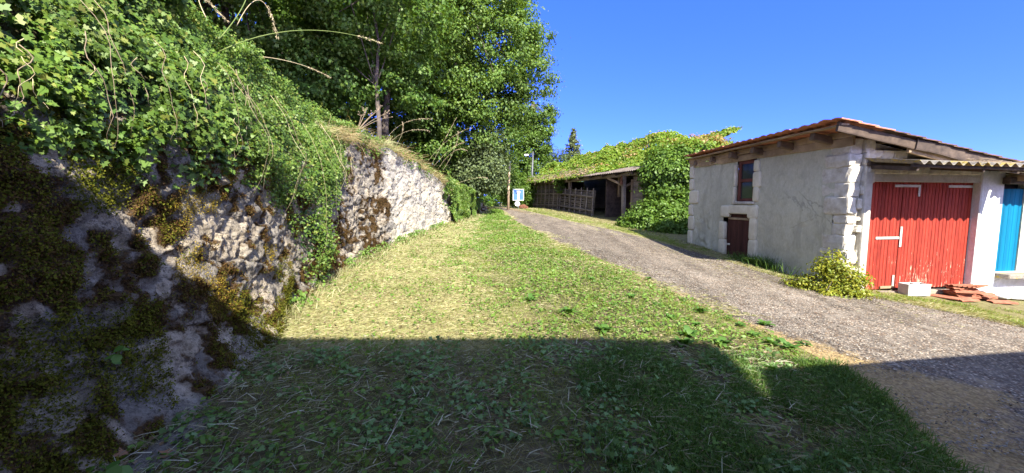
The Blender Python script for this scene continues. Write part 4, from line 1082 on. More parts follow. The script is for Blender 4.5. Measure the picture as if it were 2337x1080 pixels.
sub(MB().box((1.16, .10, -.15), (.34, .02, .055), None, .002, .005), 'kick_rail', M['wood_pale'], dl)
sub(MB().box((2.10, .10, -.14), (.34, .02, .055), None, .002, .005), 'kick_rail', M['wood_pale'], dm)
sub(MB().tube([(.60, .10, .86), (.60, .075, .84), (.60, .07, .80)], .012, 6).box((.6, .108, .86), (.05, .01, .13), None, 0, .003), 'lock_plate', M['rust'], dl)
sp(MB().beam((.42, .04, -.26), (3.1, .04, -.27), .12, .10, (0, 0, 1), 10, .006), 'threshold', M['wood_grey'])
# corrugated canopy over the red doors
def corrugated(mb, a0, a1, t0, t1, z0, z1, pitch=.177, amp=.026, th=.007, slope_a=0.0):
    n_ = int((a1 - a0) / pitch * 10); av = np.linspace(a0, a1, n_ + 1)
    pz = amp * np.sin(av / pitch * 2 * math.pi)
    m_ = n_ + 1; V = []; nt_ = 5
    for k in range(nt_):
        q = k / (nt_ - 1); t_ = t0 + (t1 - t0) * q; z = z0 + (z1 - z0) * q
        for h in (0, th): V += [(a, t_, z + p + h + slope_a * (a - a0)) for a, p in zip(av, pz)]
    F = []
    for k in range(nt_ - 1):
        b = k * 2 * m_
        for i in range(n_):
            F.append([b + m_ + i, b + m_ + i + 1, b + 3 * m_ + i + 1, b + 3 * m_ + i]); F.append([b + i, b + 2 * m_ + i, b + 2 * m_ + i + 1, b + i + 1])
        F.append([b, b + m_, b + 3 * m_, b + 2 * m_]); e = n_; F.append([b + e, b + 2 * m_ + e, b + 3 * m_ + e, b + m_ + e])
    for i in range(n_):
        F.append([i, i + 1, m_ + i + 1, m_ + i]); b = (nt_ - 1) * 2 * m_; F.append([b + i, b + m_ + i, b + m_ + i + 1, b + i + 1])
    mb.add(V, F)
mb = MB(); corrugated(mb, .26, 3.42, -.93, .0, 2.30, 2.44, .205, .033, .008, slope_a=-.012)
cp = sp(mb, 'canopy', M['fibro'])
sub(MB().beam((.30, -.80, 2.255), (3.35, -.80, 2.22), .06, .06, (0, 0, 1), 8, .003).beam((.30, -.06, 2.36), (3.35, -.06, 2.33), .06, .07, (0, 0, 1), 8, .003), 'canopy_batten', M['wood_dark'], cp)
for a in (.42, 1.85, 3.28): sub(MB().beam((a, -.80, 2.20), (a, .02, 2.31), .06, .08), 'canopy_bracket', M['wood_dark'], cp)
# dead creeper strands and litter lying on the canopy edge
dv = empty('dead_vine', tuple(O + FX * 2.0 - LY * .8 + np.array([0, 0, 2.33])), 'dry brown creeper strands trailing over the corrugated canopy edge', 'dead vine')
mb = MB()
for k in range(26):
    a0 = random.uniform(.9, 2.6); p = np.array([a0, random.uniform(-.95, -.3), 2.36]); pts = []
    for q in range(10):
        pts.append(p.copy()); p = p + np.array([random.uniform(.02, .12), random.uniform(-.05, .05), random.uniform(-.012, .012)])
        p[1] = max(p[1], -1.0); p[2] = max(p[2], 2.33)
    if k % 7 == 0: pts += [pts[-1] + np.array([.03, -.04, -.06]), pts[-1] + np.array([.02, -.05, -.16])]
    mb.tube(pts, .005, 4)
o = mb.build('strands', M['stem'], None, True, SHX); par(o, dv)

# ------------------------------------------------------------------ neighbouring annex with the turquoise door
annex = empty('white_annex', tuple(O + FX * 3.7), 'white roughcast outbuilding with a bright turquoise plank door at the right edge', 'outbuilding')
def ap(mb, name, m, parent=None, smooth=False):
    o = mb.build(name, m, None, smooth, SHX)
    if parent is None: par(o, annex)
    else: o.parent = parent; o.matrix_parent_inverse = Matrix.Identity(4)
    return o
ap(MB().box((6.0, .16, -.25), (4.62, .30, .72), None, .004, .01).box((7.6, .16, 1.1), (1.4, .28, 2.0)), 'wall', M['white'])
ap(MB().box((4.9, .05, -.28), (.52, .16, .3), None, .004, .03).box((4.2, .02, -.42), (.6, .14, .34), None, .004, .03), 'footing', M['white'])
ap(MB().box((5.2, -.06, .055), (3.0, .34, .09), None, .003, .012), 'sill', M['fibro'])
mb = MB()
for k in range(22): mb.box((3.72 + .065 + k * .13, .14, 1.0), (.127, .03, 1.80), None, .0004, .004)
td = ap(mb, 'turquoise_door', M['teal'])
ap(MB().tube([(3.86, .12, .92), (3.86, .09, .92)], .014, 8), 'knob', M['black'], td)
ap(MB().box((5.2, .24, 1.1), (3.1, .04, 2.3)), 'painted_dark_sheet', M['black'])  # black sheet painting the shade behind and above the turquoise boards
ap(MB().beam((3.55, -.12, 2.06), (8.3, -.12, 2.02), .12, .14, (0, 0, 1), 10, .004), 'roof_beam', M['wood_dark'])
for a in (3.78, 5.6): ap(MB().beam((a, -.5, 2.08 - .016 * (a - 3.78)), (a, 1.0, 2.2 - .016 * (a - 3.78)), .14, .12), 'rafter', M['wood_pale'])
mb = MB(); corrugated(mb, 3.46, 8.5, -.52, 3.0, 2.20, 2.6, slope_a=-.02)
ap(mb, 'roof', M['sheet_grey'])

# ------------------------------------------------------------------ objects by the red doors
def at(a, t, dz=0.0):
    p = O + FX * a + LY * t; return (float(p[0]), float(p[1]), zgf(p[0], p[1]) + dz)
cb = empty('concrete_block', at(1.50, -.14), 'hollow grey concrete block standing against the red doors', 'concrete block', None, PH - .12)
mb = MB()
mb.box((0, .09, .12), (.46, .03, .24), None, .002, .006); mb.box((0, -.09, .12), (.46, .03, .24), None, .002, .006)
for x in (-.215, 0, .215): mb.box((x, 0, .12), (.03, .149, .236), None, .001, .004)
mb.box((0, 0, .02), (.40, .149, .03))
mb.build('shell', M['concrete'], cb)
def tile_mesh():
    mb = MB(); L, W, T = .40, .24, .018; n_ = 16
    xs = np.linspace(-W / 2, W / 2, n_ + 1); pz = .016 * np.abs(np.sin((xs / W + .5) * 2 * math.pi)) ** .8
    V = []
    for y in (-L / 2, L / 2):
        for h in (0, T): V += [(x, y, p + h) for x, p in zip(xs, pz)]
    m_ = n_ + 1; F = []
    for i in range(n_):
        F += [[m_ + i, m_ + i + 1, 3 * m_ + i + 1, 3 * m_ + i], [i, 2 * m_ + i, 2 * m_ + i + 1, i + 1], [i, i + 1, m_ + i + 1, m_ + i], [2 * m_ + i, 3 * m_ + i, 3 * m_ + i + 1, 2 * m_ + i + 1]]
    F += [[0, m_, 3 * m_, 2 * m_], [n_, 2 * m_ + n_, 3 * m_ + n_, m_ + n_]]
    mb.add(V, F); return mb
t0 = None
TG = 'terracotta tiles piled by the doors'
def put_tile(a, t, dz, rz, rx=0.0, ry=0.0, lab=''):
    global t0
    if t0 is None: o = tile_mesh().build('roof_tile', M['old_tile']); t0 = o
    else: o = t0.copy(); col.objects.link(o)
    o.location = at(a, t, dz); o.rotation_euler = (rx, ry, PH + rz)
    tag(o, lab, 'roof tile', TG); return o
LS = 'terracotta roof tile lying flat in the lower part of the pile'
for k in range(9): put_tile(2.55 + random.uniform(-.07, .07), -.22 + random.uniform(-.05, .05), .012 + k * .022, R(80) + random.uniform(-.25, .25), 0, random.uniform(-.04, .04), LS)
for k in range(4): put_tile(2.98 + random.uniform(-.05, .05), -.28 + random.uniform(-.05, .05), .012 + k * .024, R(95) + random.uniform(-.3, .3), 0, random.uniform(-.05, .05), 'terracotta roof tile in the short stack right of the main pile')
for k in range(6): put_tile(2.50 + .055 * k, -.24 - .01 * k, .245 + .012 * k - .016 * k, R(65 + 7 * k), R(-4), R(9 + 2.0 * k), 'terracotta roof tile fanned out slanting on top of the pile')
put_tile(2.05, -.30, .012, R(20), 0, 0, 'single broken roof tile on the ground between block and pile')
put_tile(2.30, -.42, .012, R(88), 0, 0, 'loose roof tile on the ground in front of the pile')
put_tile(3.02, -.52, .012, R(70), 0, 0, 'loose roof tile at the right foot of the pile')
for k, (a, t, l, w_, rz, lab) in enumerate([(3.12, -.14, .62, .16, -.2, 'white plaster board leaning across the tile pile'), (3.5, -.28, .45, .22, .35, 'broken white masonry lump right of the tile pile'), (3.9, -.32, .7, .2, -.15, 'long flat white slab on the ground under the turquoise door')]):
    mb = MB(); lump(mb, (0, 0, .05), (l, w_, .08), 500 + k, 14, .18)
    o = mb.build('plaster_fragment', M['brokenwhite'], None, True); o.location = at(a, t, .02 + (.10 if k == 0 else 0)); o.rotation_euler = (0, R(8) if k == 0 else R(2), PH + rz)
    tag(o, lab, 'rubble')

# ------------------------------------------------------------------ open barn overgrown with creeper
BP = np.array([5.28, 18.41, 0]); BDV = np.array([-.351, .936, 0]); BDV /= np.linalg.norm(BDV); BNV = np.array([BDV[1], -BDV[0], 0])
BROT = np.stack([BDV, BNV, np.array([0, 0, 1.0])], 1)   # local t along lane, b back from the lane
BX_ = (BROT, BP)
barn = empty('open_barn', tuple(BP), 'old open fronted timber barn under creeper, right side of the lane', 'barn')
def bp(mb, name, m, smooth=False):
    o = mb.build(name, m, None, smooth, BX_); par(o, barn); return o
def gz(t, b): p = BP + BDV * t + BNV * b; return zgf(p[0], p[1])
for t_ in (0.0, 5.2, 10.3):
    bp(MB().beam((t_, .05, gz(t_, 0) - .1), (t_ + .03, .05, 3.0), .17, .17, (1, 0, 0), 8, .006), 'post', M['wood_grey'])
bp(MB().beam((-1.1, .05, 2.92), (10.6, .05, 2.95), .16, .17, (0, 0, 1), 16, .012), 'eave_beam', M['wood_grey'])
bp(MB().beam((0, -.05, 2.45), (1.3, .02, 2.85), .1, .1), 'brace', M['wood_pale']); bp(MB().beam((0.05, .1, 2.35), (.05, 1.3, 2.95), .1, .1), 'brace', M['wood_pale'])
for t_ in np.arange(-1, 10.7, 1.15): bp(MB().beam((t_, -.35, 2.93), (t_, 5.0, 4.72), .09, .12), 'rafter', M['wood_dark'])
mb = MB()
def troof(a0, a1): corrugated(mb, a0, a1, -.45, 5.1, 3.02, 4.86, .15, .022, .006)
troof(-1.35, 10.8); bp(mb, 'roof', M['tin'])
mb = MB()
for k in range(12): mb.box((4.8, 4.2, .95 + k * .24), (11.5, .05, .225), None, .004, .006)
bp(mb, 'back_wall', M['plank_b'])
bp(MB().box((4.8, 4.3, 2.2), (11.5, .06, 4.6)), 'added_black_backing', M['black'])  # black sheet added behind the planks to block light through their gaps
mb = MB()
for k in range(9): mb.box((-.72, .42, .72 + k * .25), (.92, .10, .242), None, .006, .012)
bp(mb, 'plank_wall', M['wood_grey'])
mb = MB()
for k in range(10): mb.box((-1.2, 2.5, .70 + k * .25), (.10, 4.6, .242), None, .006, .012)
for k in range(23): mb.box((-1.2, .3 + k * .2, (3.0 + .332 * (.3 + k * .2)) / 2 + 1.3), (.06, .195, .332 * (.3 + k * .2) + .8), None, .003, .006)
bp(mb, 'side_wall', M['wood_dark'])
bp(MB().box((1.7, 2.2, 1.8), (.06, 4, 2.2)), 'partition', M['wood_dark']); bp(MB().box((10.6, 2.2, 2.0), (.06, 4, 2.4)), 'partition', M['wood_dark'])
bp(MB().beam((1.0, .5, 1.9), (1.0, .5, 2.9), .12, .06, (1, 0, 0)), 'upright', M['wood_pale']); bp(MB().beam((-.24, .34, .7), (-.24, .34, 2.7), .14, .05, (1, 0, 0)), 'upright', M['wood_pale'])
# rusty fitting with dead creeper on the post head
rb = bp(MB().box((-.02, -.12, 2.55), (.16, .08, .16), None, .01, .02).box((-.05, -.14, 2.75), (.06, .05, .25), None, .01, .01), 'rusty_bracket', M['rust'])
# slatted wooden panels standing along the front
def slat_panel(ta, tb, label):
    p0 = BP + BDV * ta
    o = empty('slatted_panel', (p0[0], p0[1], gz(ta, 0)), label, 'slatted panel', 'slatted wooden panels along the barn')
    L = tb - ta; mb = MB(); rr = np.random.default_rng(int(ta * 10))
    def slope(t): return gz(ta + t, 0)
    def add(mb_, nm, m_): q = mb_.build(nm, m_, None, False, BX_); return par(q, o)
    for k in range(11 if ta < 4 else 14):
        z = .08 + k * .122
        q = MB().beam((ta + .02, -.16 + .10 * k / 9, slope(0) + z), (tb - .02 - rr.uniform(0, .12), -.16 + .10 * k / 9, slope(L) + z + rr.normal(0, .03)), .022, rr.uniform(.08, .12), (0, 0, 1), 6, .004)
        add(q, 'slat', M['wood_old'])
    for t_ in np.arange(.12, L, .62):
        add(MB().beam((ta + t_, -.215, slope(t_) - .02), (ta + t_ + .02, -.105, slope(t_) + (1.42 if ta < 4 else 1.74) + rr.uniform(-.06, .08)), .04, .08, (1, 0, 0), 4, .004), 'batten', M['wood_grey'])
    for z in (.28, 1.02): add(MB().beam((ta, -.255 + .09 * z, slope(0) + z), (tb, -.255 + .09 * z, slope(L) + z), .035, .06, (0, 0, 1), 6, .005), 'rail', M['wood_grey'])
slat_panel(2.25, 6.2, 'shaded slatted wooden panel nearest the open bay of the barn')
slat_panel(6.25, 10.3, 'slatted wooden panel at the far left end of the barn front, partly sunlit')
# creeper over the barn roof
def roof_cover(n, r, seed):
    t_ = r.uniform(-1.6, 11.0, n); b = r.uniform(-.45, 5.6, n)
    edge = .15 + 1.1 * fbm(np.stack([t_ * .8, 0 * t_, 0 * t_], 1), 3, seed) - 1.2 * sst(1.5, 5, t_) * 1.0 + .3 * (1 - sst(0, 2.5, t_))
    k = b > edge - .7; t_, b = t_[k], b[k]
    q = fbm(np.stack([t_ * .8, b * .8, 0 * b], 1), 4, seed + 3)
    h = np.clip((q - .28) * 2.8, .03, 1.7) * sst(-.5, 1.6, b) * (.30 + .55 * sst(1.0, 4.0, t_))
    z = 3.05 + .332 * (b + .45) + h * r.uniform(.25, 1.0, len(t_)) ** .5
    return np.stack([t_, b, z], 1)
cr = empty('creeper', tuple(BP + BNV * 2 + np.array([0, 0, 3.8])), 'bright green creeper heaped over the whole barn roof', 'creeper')
r7 = np.random.default_rng(77)
Q = roof_cover(52000, r7, 91)
W_ = Q @ BROT.T + BP
V, F = leaves(W_, np.array([-.2, -.5, .9]) + r7.normal(0, .5, W_.shape), r7.uniform(.09, .17, len(W_)), 'oval', (-.3, -.3, -.6), .25, r7)
par(link('foliage', mesh_np('foliage', V, F), M['creeper']), cr)
Qr = Q[(fbm(Q * [.9, .9, .9], 2, 5) > .60)]; Qr = Qr[:1600] + [0, -.06, .07]
W_ = Qr @ BROT.T + BP
V, F = leaves(W_, np.array([-.2, -.5, .9]) + r7.normal(0, .5, W_.shape), r7.uniform(.07, .14, len(W_)), 'oval', (-.3, -.3, -.6), .25, r7)
par(link('reddened_foliage', mesh_np('reddened_foliage', V, F), M['creeper_red']), cr)
mb = MB()
for k in range(130):
    t_ = random.uniform(2.5, 10.9); b = random.uniform(-.5, .6); p = np.array([t_, b, 3.05 + .33 * (b + .5) + .05]); pts = []
    for q in range(9):
        pts.append(p.copy()); p = p + np.array([random.uniform(-.16, .16), random.uniform(-.12, .06), random.uniform(-.06, .09)])
        if b < -.2 and q > 4: p[2] -= .09; p[1] = min(p[1], -.5)
    mb.tube(np.array(pts) @ BROT.T + BP, np.linspace(.018, .007, 9), 4)
par(mb.build('bare_stem', M['stem'], None, True), cr)
thicket('creeper', 'creeper and dead stems bunched on the far left end of the barn', 'creeper', [(1.75, 28.6, 2.3, .7, .6, 1.2), (2.0, 28.3, 3.1, .9, .6, .45)], 6000, .12, 'creeper', 130, 'climbers on the barn')
thicket('creeper', 'short strand of creeper hanging in front of the slatted panels', 'creeper', [(3.0, 24.0, 2.75, .28, .2, .5)], 1500, .10, 'shrub', 131, 'climbers on the barn', clump=(.12, .2))
tree('climbing_shrub', 'dark glossy climber filling the gap between the barn and the shed', 'shrub', (7.0, 17.0, .4), [(7.0, 17.0, .3), (6.9, 17.0, 1.8), (7.0, 17.1, 3)],
     [(6.85, 16.9, 2.6, 1.15, .9, 1.5), (7.8, 17.3, 2.8, 1.2, 1.0, 1.5), (6.4, 17.2, 2.9, .8, .8, .6), (7.4, 16.6, 1.3, 1.2, .8, 1.0)], 24000, .125, 'shrub', 132, None, (.22, .45), 50, 'oval', 14, rad=.1)
tree('creeper', 'pale flowering creeper crown rising highest beside the shed eave', 'creeper', (8.6, 18.6, 3.6), [(8.6, 18.6, 3.2), (8.5, 18.6, 4)],
     [(8.2, 18.2, 4.0, 1.4, 1.2, .62), (9.5, 18.9, 4.2, 1.2, 1.0, .5), (7.2, 18.2, 3.8, .9, 1, .5)], 14000, .12, 'creeper', 133, 'climbers on the barn', (.2, .4), 50, 'oval', 8, rad=.05, second=('creeper_red', 2500, [(8.4, 18.0, 4.3, 1.3, .9, .35)], .09))
tree('bramble_shrub', 'bright green rounded shrub at the roadside below the dark climber', 'shrub', (6.0, 16.2, .5), [(6.0, 16.2, .4), (6.0, 16.2, .9), (6.0, 16.2, 1.2)],
     [(5.85, 16.2, 1.0, 1.05, .85, .68), (6.65, 15.7, .8, .85, .9, .6), (5.2, 16.4, .75, .6, .7, .40), (6.2, 15.3, .55, .8, .6, .3)], 17000, .10, 'shrub', 134, None, (.18, .36), 45, 'oval', 12, rad=.03)
tree('yellow_shrub', 'yellow green shrub at the stone corner of the shed', 'shrub', (6.35, 7.28, -.15), [(6.35, 7.28, -.2), (6.35, 7.28, .2), (6.3, 7.28, .45)],
     [(6.08, 7.25, .36, .30, .24, .34), (6.38, 7.2, .14, .36, .24, .28), (5.75, 7.5, .0, .36, .3, .17), (6.62, 7.24, .02, .20, .18, .22), (6.2, 7.14, -.06, .5, .25, .14)], 5600, .045, 'shrub_y', 135, None, (.09, .18), 28, 'oval', 40, rad=.015, inner=.5)

# ------------------------------------------------------------------ sign, posts, lamp
sg = empty('dead_end_sign', (.40, 24.5, zgf(.4, 24.5)), 'faded square blue dead end road sign at the end of the lane', 'road sign', None, R(3))
MB().tube([(0, .05, -.1), (0, .05, 1.25)], .035, 10).build('post', M['galv'], sg)
mb = MB(); mb.box((0, 0, .92), (.70, .02, .72), None, 0, .008); mb.build('panel', M['signwhite'], sg)
MB().box((0, -.013, .92), (.63, .008, .65)).build('blue_field', M['signblue'], sg)
MB().box((0, -.020, .80), (.11, .006, .40)).build('white_stem', M['signwhite'], sg)
MB().box((.02, -.020, 1.09), (.20, .006, .15), None, .004).build('faded_bar', M['signorange'], sg)
q = MB(); q.add([(-.19, -.024, 1.02), (-.08, -.024, 1.06), (-.02, -.024, 1.22), (-.06, -.024, 1.02), (-.12, -.024, .96)], [[0, 4, 3, 2, 1]]); q.build('tear_mark', M['signdark'], sg)
mb = MB(); mb.tube([(-.06, -.02, .36), (-.06, .0, .36)], .16, 24); mb.build('white_disc', M['signwhite'], sg)
wp = empty('wooden_post', (-.23, 23.4, zgf(-.23, 23.4)), 'bare straight wooden post standing left of the blue sign', 'post')
MB().tube([(0, 0, -.2), (.02, 0, 1.5), (.10, 0, 2.85)], [.085, .075, .06], 10).build('shaft', M['pole'], wp, True)
MB().tube([(.10, 0, 2.85), (.105, 0, 3.0)], [.045, .03], 10).build('insulator', M['ceramic'], wp, True)
lp = empty('street_lamp', (1.55, 31, 1.2), 'grey street lamp on a pole in front of the ivy clad tree', 'street lamp')
MB().tube([(0, 0, 0), (.03, 0, 2.0), (.12, 0, 4.45)], [.10, .085, .06], 10).build('pole', M['galv'], lp, True)
MB().tube([(.11, 0, 4.15), (-.12, -.1, 4.25), (-.3, -.15, 4.2)], .025, 6).build('arm', M['galv'], lp, True)
q = MB(); lump(q, (-.42, -.18, 4.16), (.36, .2, .13), 7, 12, .02); q.build('lamp_head', M['signwhite'], lp, True)
MB().beam((-.25, 0, 2.5), (.4, 0, 2.45), .05, .06).build('cross_piece', M['galv'], lp)
q = MB()
for k in range(5): lump(q, (random.uniform(-.2, .2), random.uniform(-.1, .1), random.uniform(.05, .3)), (.25, .06, .22), 600 + k, 10, .3)
o = q.build('rusty_scrap', M['rust'], None, True); o.location = (.72, 24.6, zgf(.72, 24.6)); tag(o, 'rusty brown scrap at the foot of the blue sign', 'scrap')

# ------------------------------------------------------------------ house behind the photographer: its roof casts the foreground shade
hs = empty('house', (-2.6, -4, 0), 'tall rendered house whose eave throws the shade over the near grass', 'house')
par(MB().box((-2.6, -4.4, 2.2), (12.2, 7.0, 5.0), None, 0, .02).build('wall', M['limewash']), hs)
q = MB()
V = [(-9.2, -.50, 4.98), (4.40, -.50, 4.98), (4.40, -4.4, 5.9), (-9.2, -4.4, 5.9)]
q.add([*V, *[(x, y, z - .1) for x, y, z in V]], [[0, 1, 2, 3], [7, 6, 5, 4], [0, 4, 5, 1], [1, 5, 6, 2], [2, 6, 7, 3], [3, 7, 4, 0]])
V = [(-9.2, -4.4, 5.9), (4.40, -4.4, 5.9), (4.40, -8.3, 4.9), (-9.2, -8.3, 4.9)]
q.add([*V, *[(x, y, z - .1) for x, y, z in V]], [[0, 1, 2, 3], [7, 6, 5, 4], [0, 4, 5, 1], [1, 5, 6, 2], [2, 6, 7, 3], [3, 7, 4, 0]])
par(q.build('roof', M['tile']), hs)
par(MB().box((.2, -.88, 1.05), (1.0, .06, 2.1), None, 0, .01).build('door', M['maroon']), hs)
for x in (-3.2, 2.0): par(MB().box((x, -.88, 1.7), (1.0, .06, 1.2), None, 0, .01).build('window', M['glass']), hs)
gd = empty('garage', (8.6, -2, 0), 'lower rendered garage whose roof throws the shade over the near road', 'garage')
e0 = np.array([4.02, .05]); e1 = e0 + np.array([2.70, .53]) * 4.4; nb_ = np.array([.193, -.981])
par(MB().box((*((e0 + e1) / 2 + nb_ * 3.6 + .5 * (e1 - e0) / 12), 1.6), (11.0, 6.0, 4.0), [[.981, -.193, 0], [.193, .981, 0], [0, 0, 1]], 0, .02).build('wall', M['limewash']), gd)
q = MB(); c3 = lambda p, z: (p[0], p[1], z)
V = [c3(e0, 3.70), c3(e1, 3.70), c3(e1 + nb_ * 6.6, 4.5), c3(e0 + nb_ * 6.6 + np.array([-3.4, 0]), 4.5)]
q.add([*V, *[(x, y, z - .1) for x, y, z in V]], [[0, 1, 2, 3], [7, 6, 5, 4], [0, 4, 5, 1], [1, 5, 6, 2], [2, 6, 7, 3], [3, 7, 4, 0]])
par(q.build('roof', M['tile']), gd)

# ------------------------------------------------------------------ grass and litter
r8 = np.random.default_rng(88)
def field(n, y0, y1, r, power=1.6):
    """positions between wall foot and lane edge, denser towards the camera"""
    u = r.uniform(0, 1, n); Y = y0 + (y1 - y0) * u ** power
    q = r.uniform(0, 1, n)
    xl = xw(Y) + .05; xr = roadL(Y) + .22 * (fbm(np.stack([Y * 1.7, q * 0, q * 0], 1), 3, 6) - .3)
    X = xl + (xr - xl) * q
    return X, Y, q
def gpos(X, Y, dz=0.0): return np.stack([X, Y, zg(X, Y) + dz], 1)
def strawness(X, Y):
    q = (X - xw(Y)) / (roadL(Y) - xw(Y))
    n1 = fbm(np.stack([X * .9, Y * .9, 0 * X], 1), 4, 12); n2 = fbm(np.stack([X * 3, Y * 3, 0 * X], 1), 3, 13)
    s = .96 - 1.25 * sst(.26, .62, q + .35 * (n1 - .5)) + .55 * sst(.86, 1.0, q) + 1.5 * (n2 - .5) + 1.0 * (n1 - .5)
    return np.clip(s, 0.05, 1)
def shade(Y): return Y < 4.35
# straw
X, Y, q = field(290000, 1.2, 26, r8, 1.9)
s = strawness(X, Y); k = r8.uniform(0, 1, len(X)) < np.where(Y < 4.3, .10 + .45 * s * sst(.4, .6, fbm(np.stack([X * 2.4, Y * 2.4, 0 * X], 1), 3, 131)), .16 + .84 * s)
X, Y = X[k], Y[k]; n = len(X); a = r8.uniform(0, 6.28, n)
D = np.stack([np.cos(a), np.sin(a), r8.uniform(-.02, .35, n)], 1)
wd = np.interp(Y, [2, 6, 12, 26], [.0019, .0034, .006, .010])
V, F = blades(gpos(X, Y, r8.uniform(.004, .035, n)), D, r8.uniform(.03, .12, n) * np.interp(Y, [2, 26], [.95, 1.4]), wd, r8.uniform(0, .5, n), r8)
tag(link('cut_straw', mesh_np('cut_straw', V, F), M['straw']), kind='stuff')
# short green blades
X, Y, q = field(160000, 1.2, 26, r8, 1.9)
s = strawness(X, Y)
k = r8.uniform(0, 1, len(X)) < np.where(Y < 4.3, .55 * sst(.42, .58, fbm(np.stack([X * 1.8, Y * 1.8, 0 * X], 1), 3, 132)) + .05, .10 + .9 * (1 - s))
X, Y = X[k], Y[k]; n = len(X)
tc = r8.integers(0, n, n // 45); ti = tc[r8.integers(0, len(tc), n)]; isT = r8.uniform(0, 1, n) < .3
X = np.where(isT, X[ti] + r8.normal(0, .045, n), X); Y = np.where(isT, Y[ti] + r8.normal(0, .045, n), Y)
D = np.stack([r8.normal(0, .55, n), r8.normal(0, .55, n), np.ones(n)], 1)
wd = np.interp(Y, [2, 6, 12, 26], [.0018, .0028, .0048, .009])
V, F = blades(gpos(X, Y), D, r8.uniform(.03, .085, n) * np.where(isT, 1.5, 1), wd, r8.uniform(.2, 1.2, n), r8)
tag(link('grass', mesh_np('grass', V, F), M['grass']), kind='stuff')
# clover and small broad leaves
X, Y, q = field(66000, 1.2, 24, r8, 1.8)
s = strawness(X, Y); n1 = fbm(np.stack([X * 2.2, Y * 2.2, 0 * X], 1), 3, 19)
k = (r8.uniform(0, 1, len(X)) < np.where(Y < 4.3, .5, .06 + 1.0 * (1 - s))) & (n1 > .40)
X, Y = X[k], Y[k]; n = len(X)
V, F = leaves(gpos(X, Y, r8.uniform(.01, .07, n)), np.array([0, -.15, 1]) + r8.normal(0, .42, (n, 3)), r8.uniform(.02, .055, n) * np.interp(Y, [2, 20], [.9, 1.5]), 'oval', (0, 0, 0), .25, r8)
tag(link('clover', mesh_np('clover', V, F), M['clover']), kind='stuff')
X = r8.uniform(-2.6, 3.0, 16000); Y = 1.6 + 3.2 * r8.uniform(0, 1, 16000) ** 1.2
k = (X < roadL(Y) - .1) & (X > xw(Y) + .35) & (fbm(np.stack([X * 2.6, Y * 2.6, 0 * X], 1), 3, 119) > .52) & (Y < 4.25) & (r8.uniform(0, 1, 16000) < .7); X, Y = X[k], Y[k]; n = len(X)
V, F = leaves(gpos(X, Y, r8.uniform(.02, .075, n)), np.array([0, -.25, 1]) + r8.normal(0, .5, (n, 3)), r8.uniform(.014, .052, n) , 'ivy', (0, 0, 0), .25, r8)
tag(link('ground_ivy', mesh_np('ground_ivy', V, F), M['ground_ivy']), kind='stuff')
X = r8.uniform(-2.6, 3.0, 9000); Y = 1.6 + 3.0 * r8.uniform(0, 1, 9000)
k = (X < roadL(Y)) & (X > xw(Y) + .3) & (Y < 4.1 + .25 * r8.uniform(-1, 1, len(Y))); X, Y = X[k], Y[k]; n = len(X); a = r8.uniform(0, 6.28, n)
V, F = blades(gpos(X, Y, r8.uniform(.02, .06, n)), np.stack([np.cos(a), np.sin(a), r8.uniform(-.05, .5, n)], 1), r8.uniform(.05, .20, n), r8.uniform(.0016, .0042, n), r8.uniform(0, .6, n), r8)
tag(link('loose_hay', mesh_np('loose_hay', V, F), M['pale_hay']), kind='stuff')
X = r8.uniform(-2.7, 3.0, 2200); Y = 1.6 + 5.5 * r8.uniform(0, 1, 2200); k = (X < roadL(Y)) & (X > xw(Y) + .1); X, Y = X[k], Y[k]; n = len(X)
V, F = leaves(gpos(X, Y, r8.uniform(.02, .06, n)), np.array([0, 0, 1]) + r8.normal(0, .5, (n, 3)), r8.uniform(.012, .04, n), 'oval', (0, 0, 0), .4, r8)
tag(link('leaf_litter', mesh_np('leaf_litter', V, F), M['litter']), kind='stuff')
# lush uncut grass in the shade by the lane
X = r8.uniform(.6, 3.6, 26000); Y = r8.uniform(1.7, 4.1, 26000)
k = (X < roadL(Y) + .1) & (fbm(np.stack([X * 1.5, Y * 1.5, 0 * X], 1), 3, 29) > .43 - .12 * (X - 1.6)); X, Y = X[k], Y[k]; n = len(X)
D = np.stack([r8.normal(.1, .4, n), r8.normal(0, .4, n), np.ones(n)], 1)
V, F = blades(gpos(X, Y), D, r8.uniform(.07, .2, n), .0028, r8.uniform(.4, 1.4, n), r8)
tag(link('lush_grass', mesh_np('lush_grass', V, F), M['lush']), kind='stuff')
# verge on the right of the lane, and litter on the lane itself
def verge(n, r):
    Y = 6 + 21 * r.uniform(0, 1, n) ** 1.5; off = r.exponential(.28, n) * np.interp(Y, [6, 9, 13, 20], [1.2, .45, 1.0, 1.6])
    X = roadR(Y) - .12 + off; return X, Y
X, Y = verge(26000, r8); n = len(X); a = r8.uniform(0, 6.28, n)
V, F = blades(gpos(X, Y, .02), np.stack([np.cos(a), np.sin(a), r8.uniform(0, .4, n)], 1), r8.uniform(.05, .2, n), np.interp(Y, [6, 26], [.003, .008]), r8.uniform(0, .5, n), r8)
tag(link('verge_straw', mesh_np('verge_straw', V, F), M['straw']), kind='stuff')
X, Y = verge(30000, r8); k = fbm(np.stack([X * 1.6, Y * 1.6, 0 * X], 1), 3, 39) > np.interp(Y, [6, 9, 13, 18], [.45, .55, .40, .42]); X, Y = X[k] + .08, Y[k]; n = len(X)
V, F = blades(gpos(X, Y), np.stack([r8.normal(0, .5, n), r8.normal(0, .5, n), np.ones(n)], 1), r8.uniform(.05, .14, n), np.interp(Y, [6, 26], [.003, .008]), r8.uniform(.3, 1.2, n), r8)
tag(link('verge_grass', mesh_np('verge_grass', V, F), M['grass']), kind='stuff')
X = np.concatenate([r8.uniform(6.6, 11, 9000)]); Y = np.interp(X, [6.6, 8.2, 11], [7.1, 6.5, 5.6]) + r8.uniform(-.35, .9, len(X))
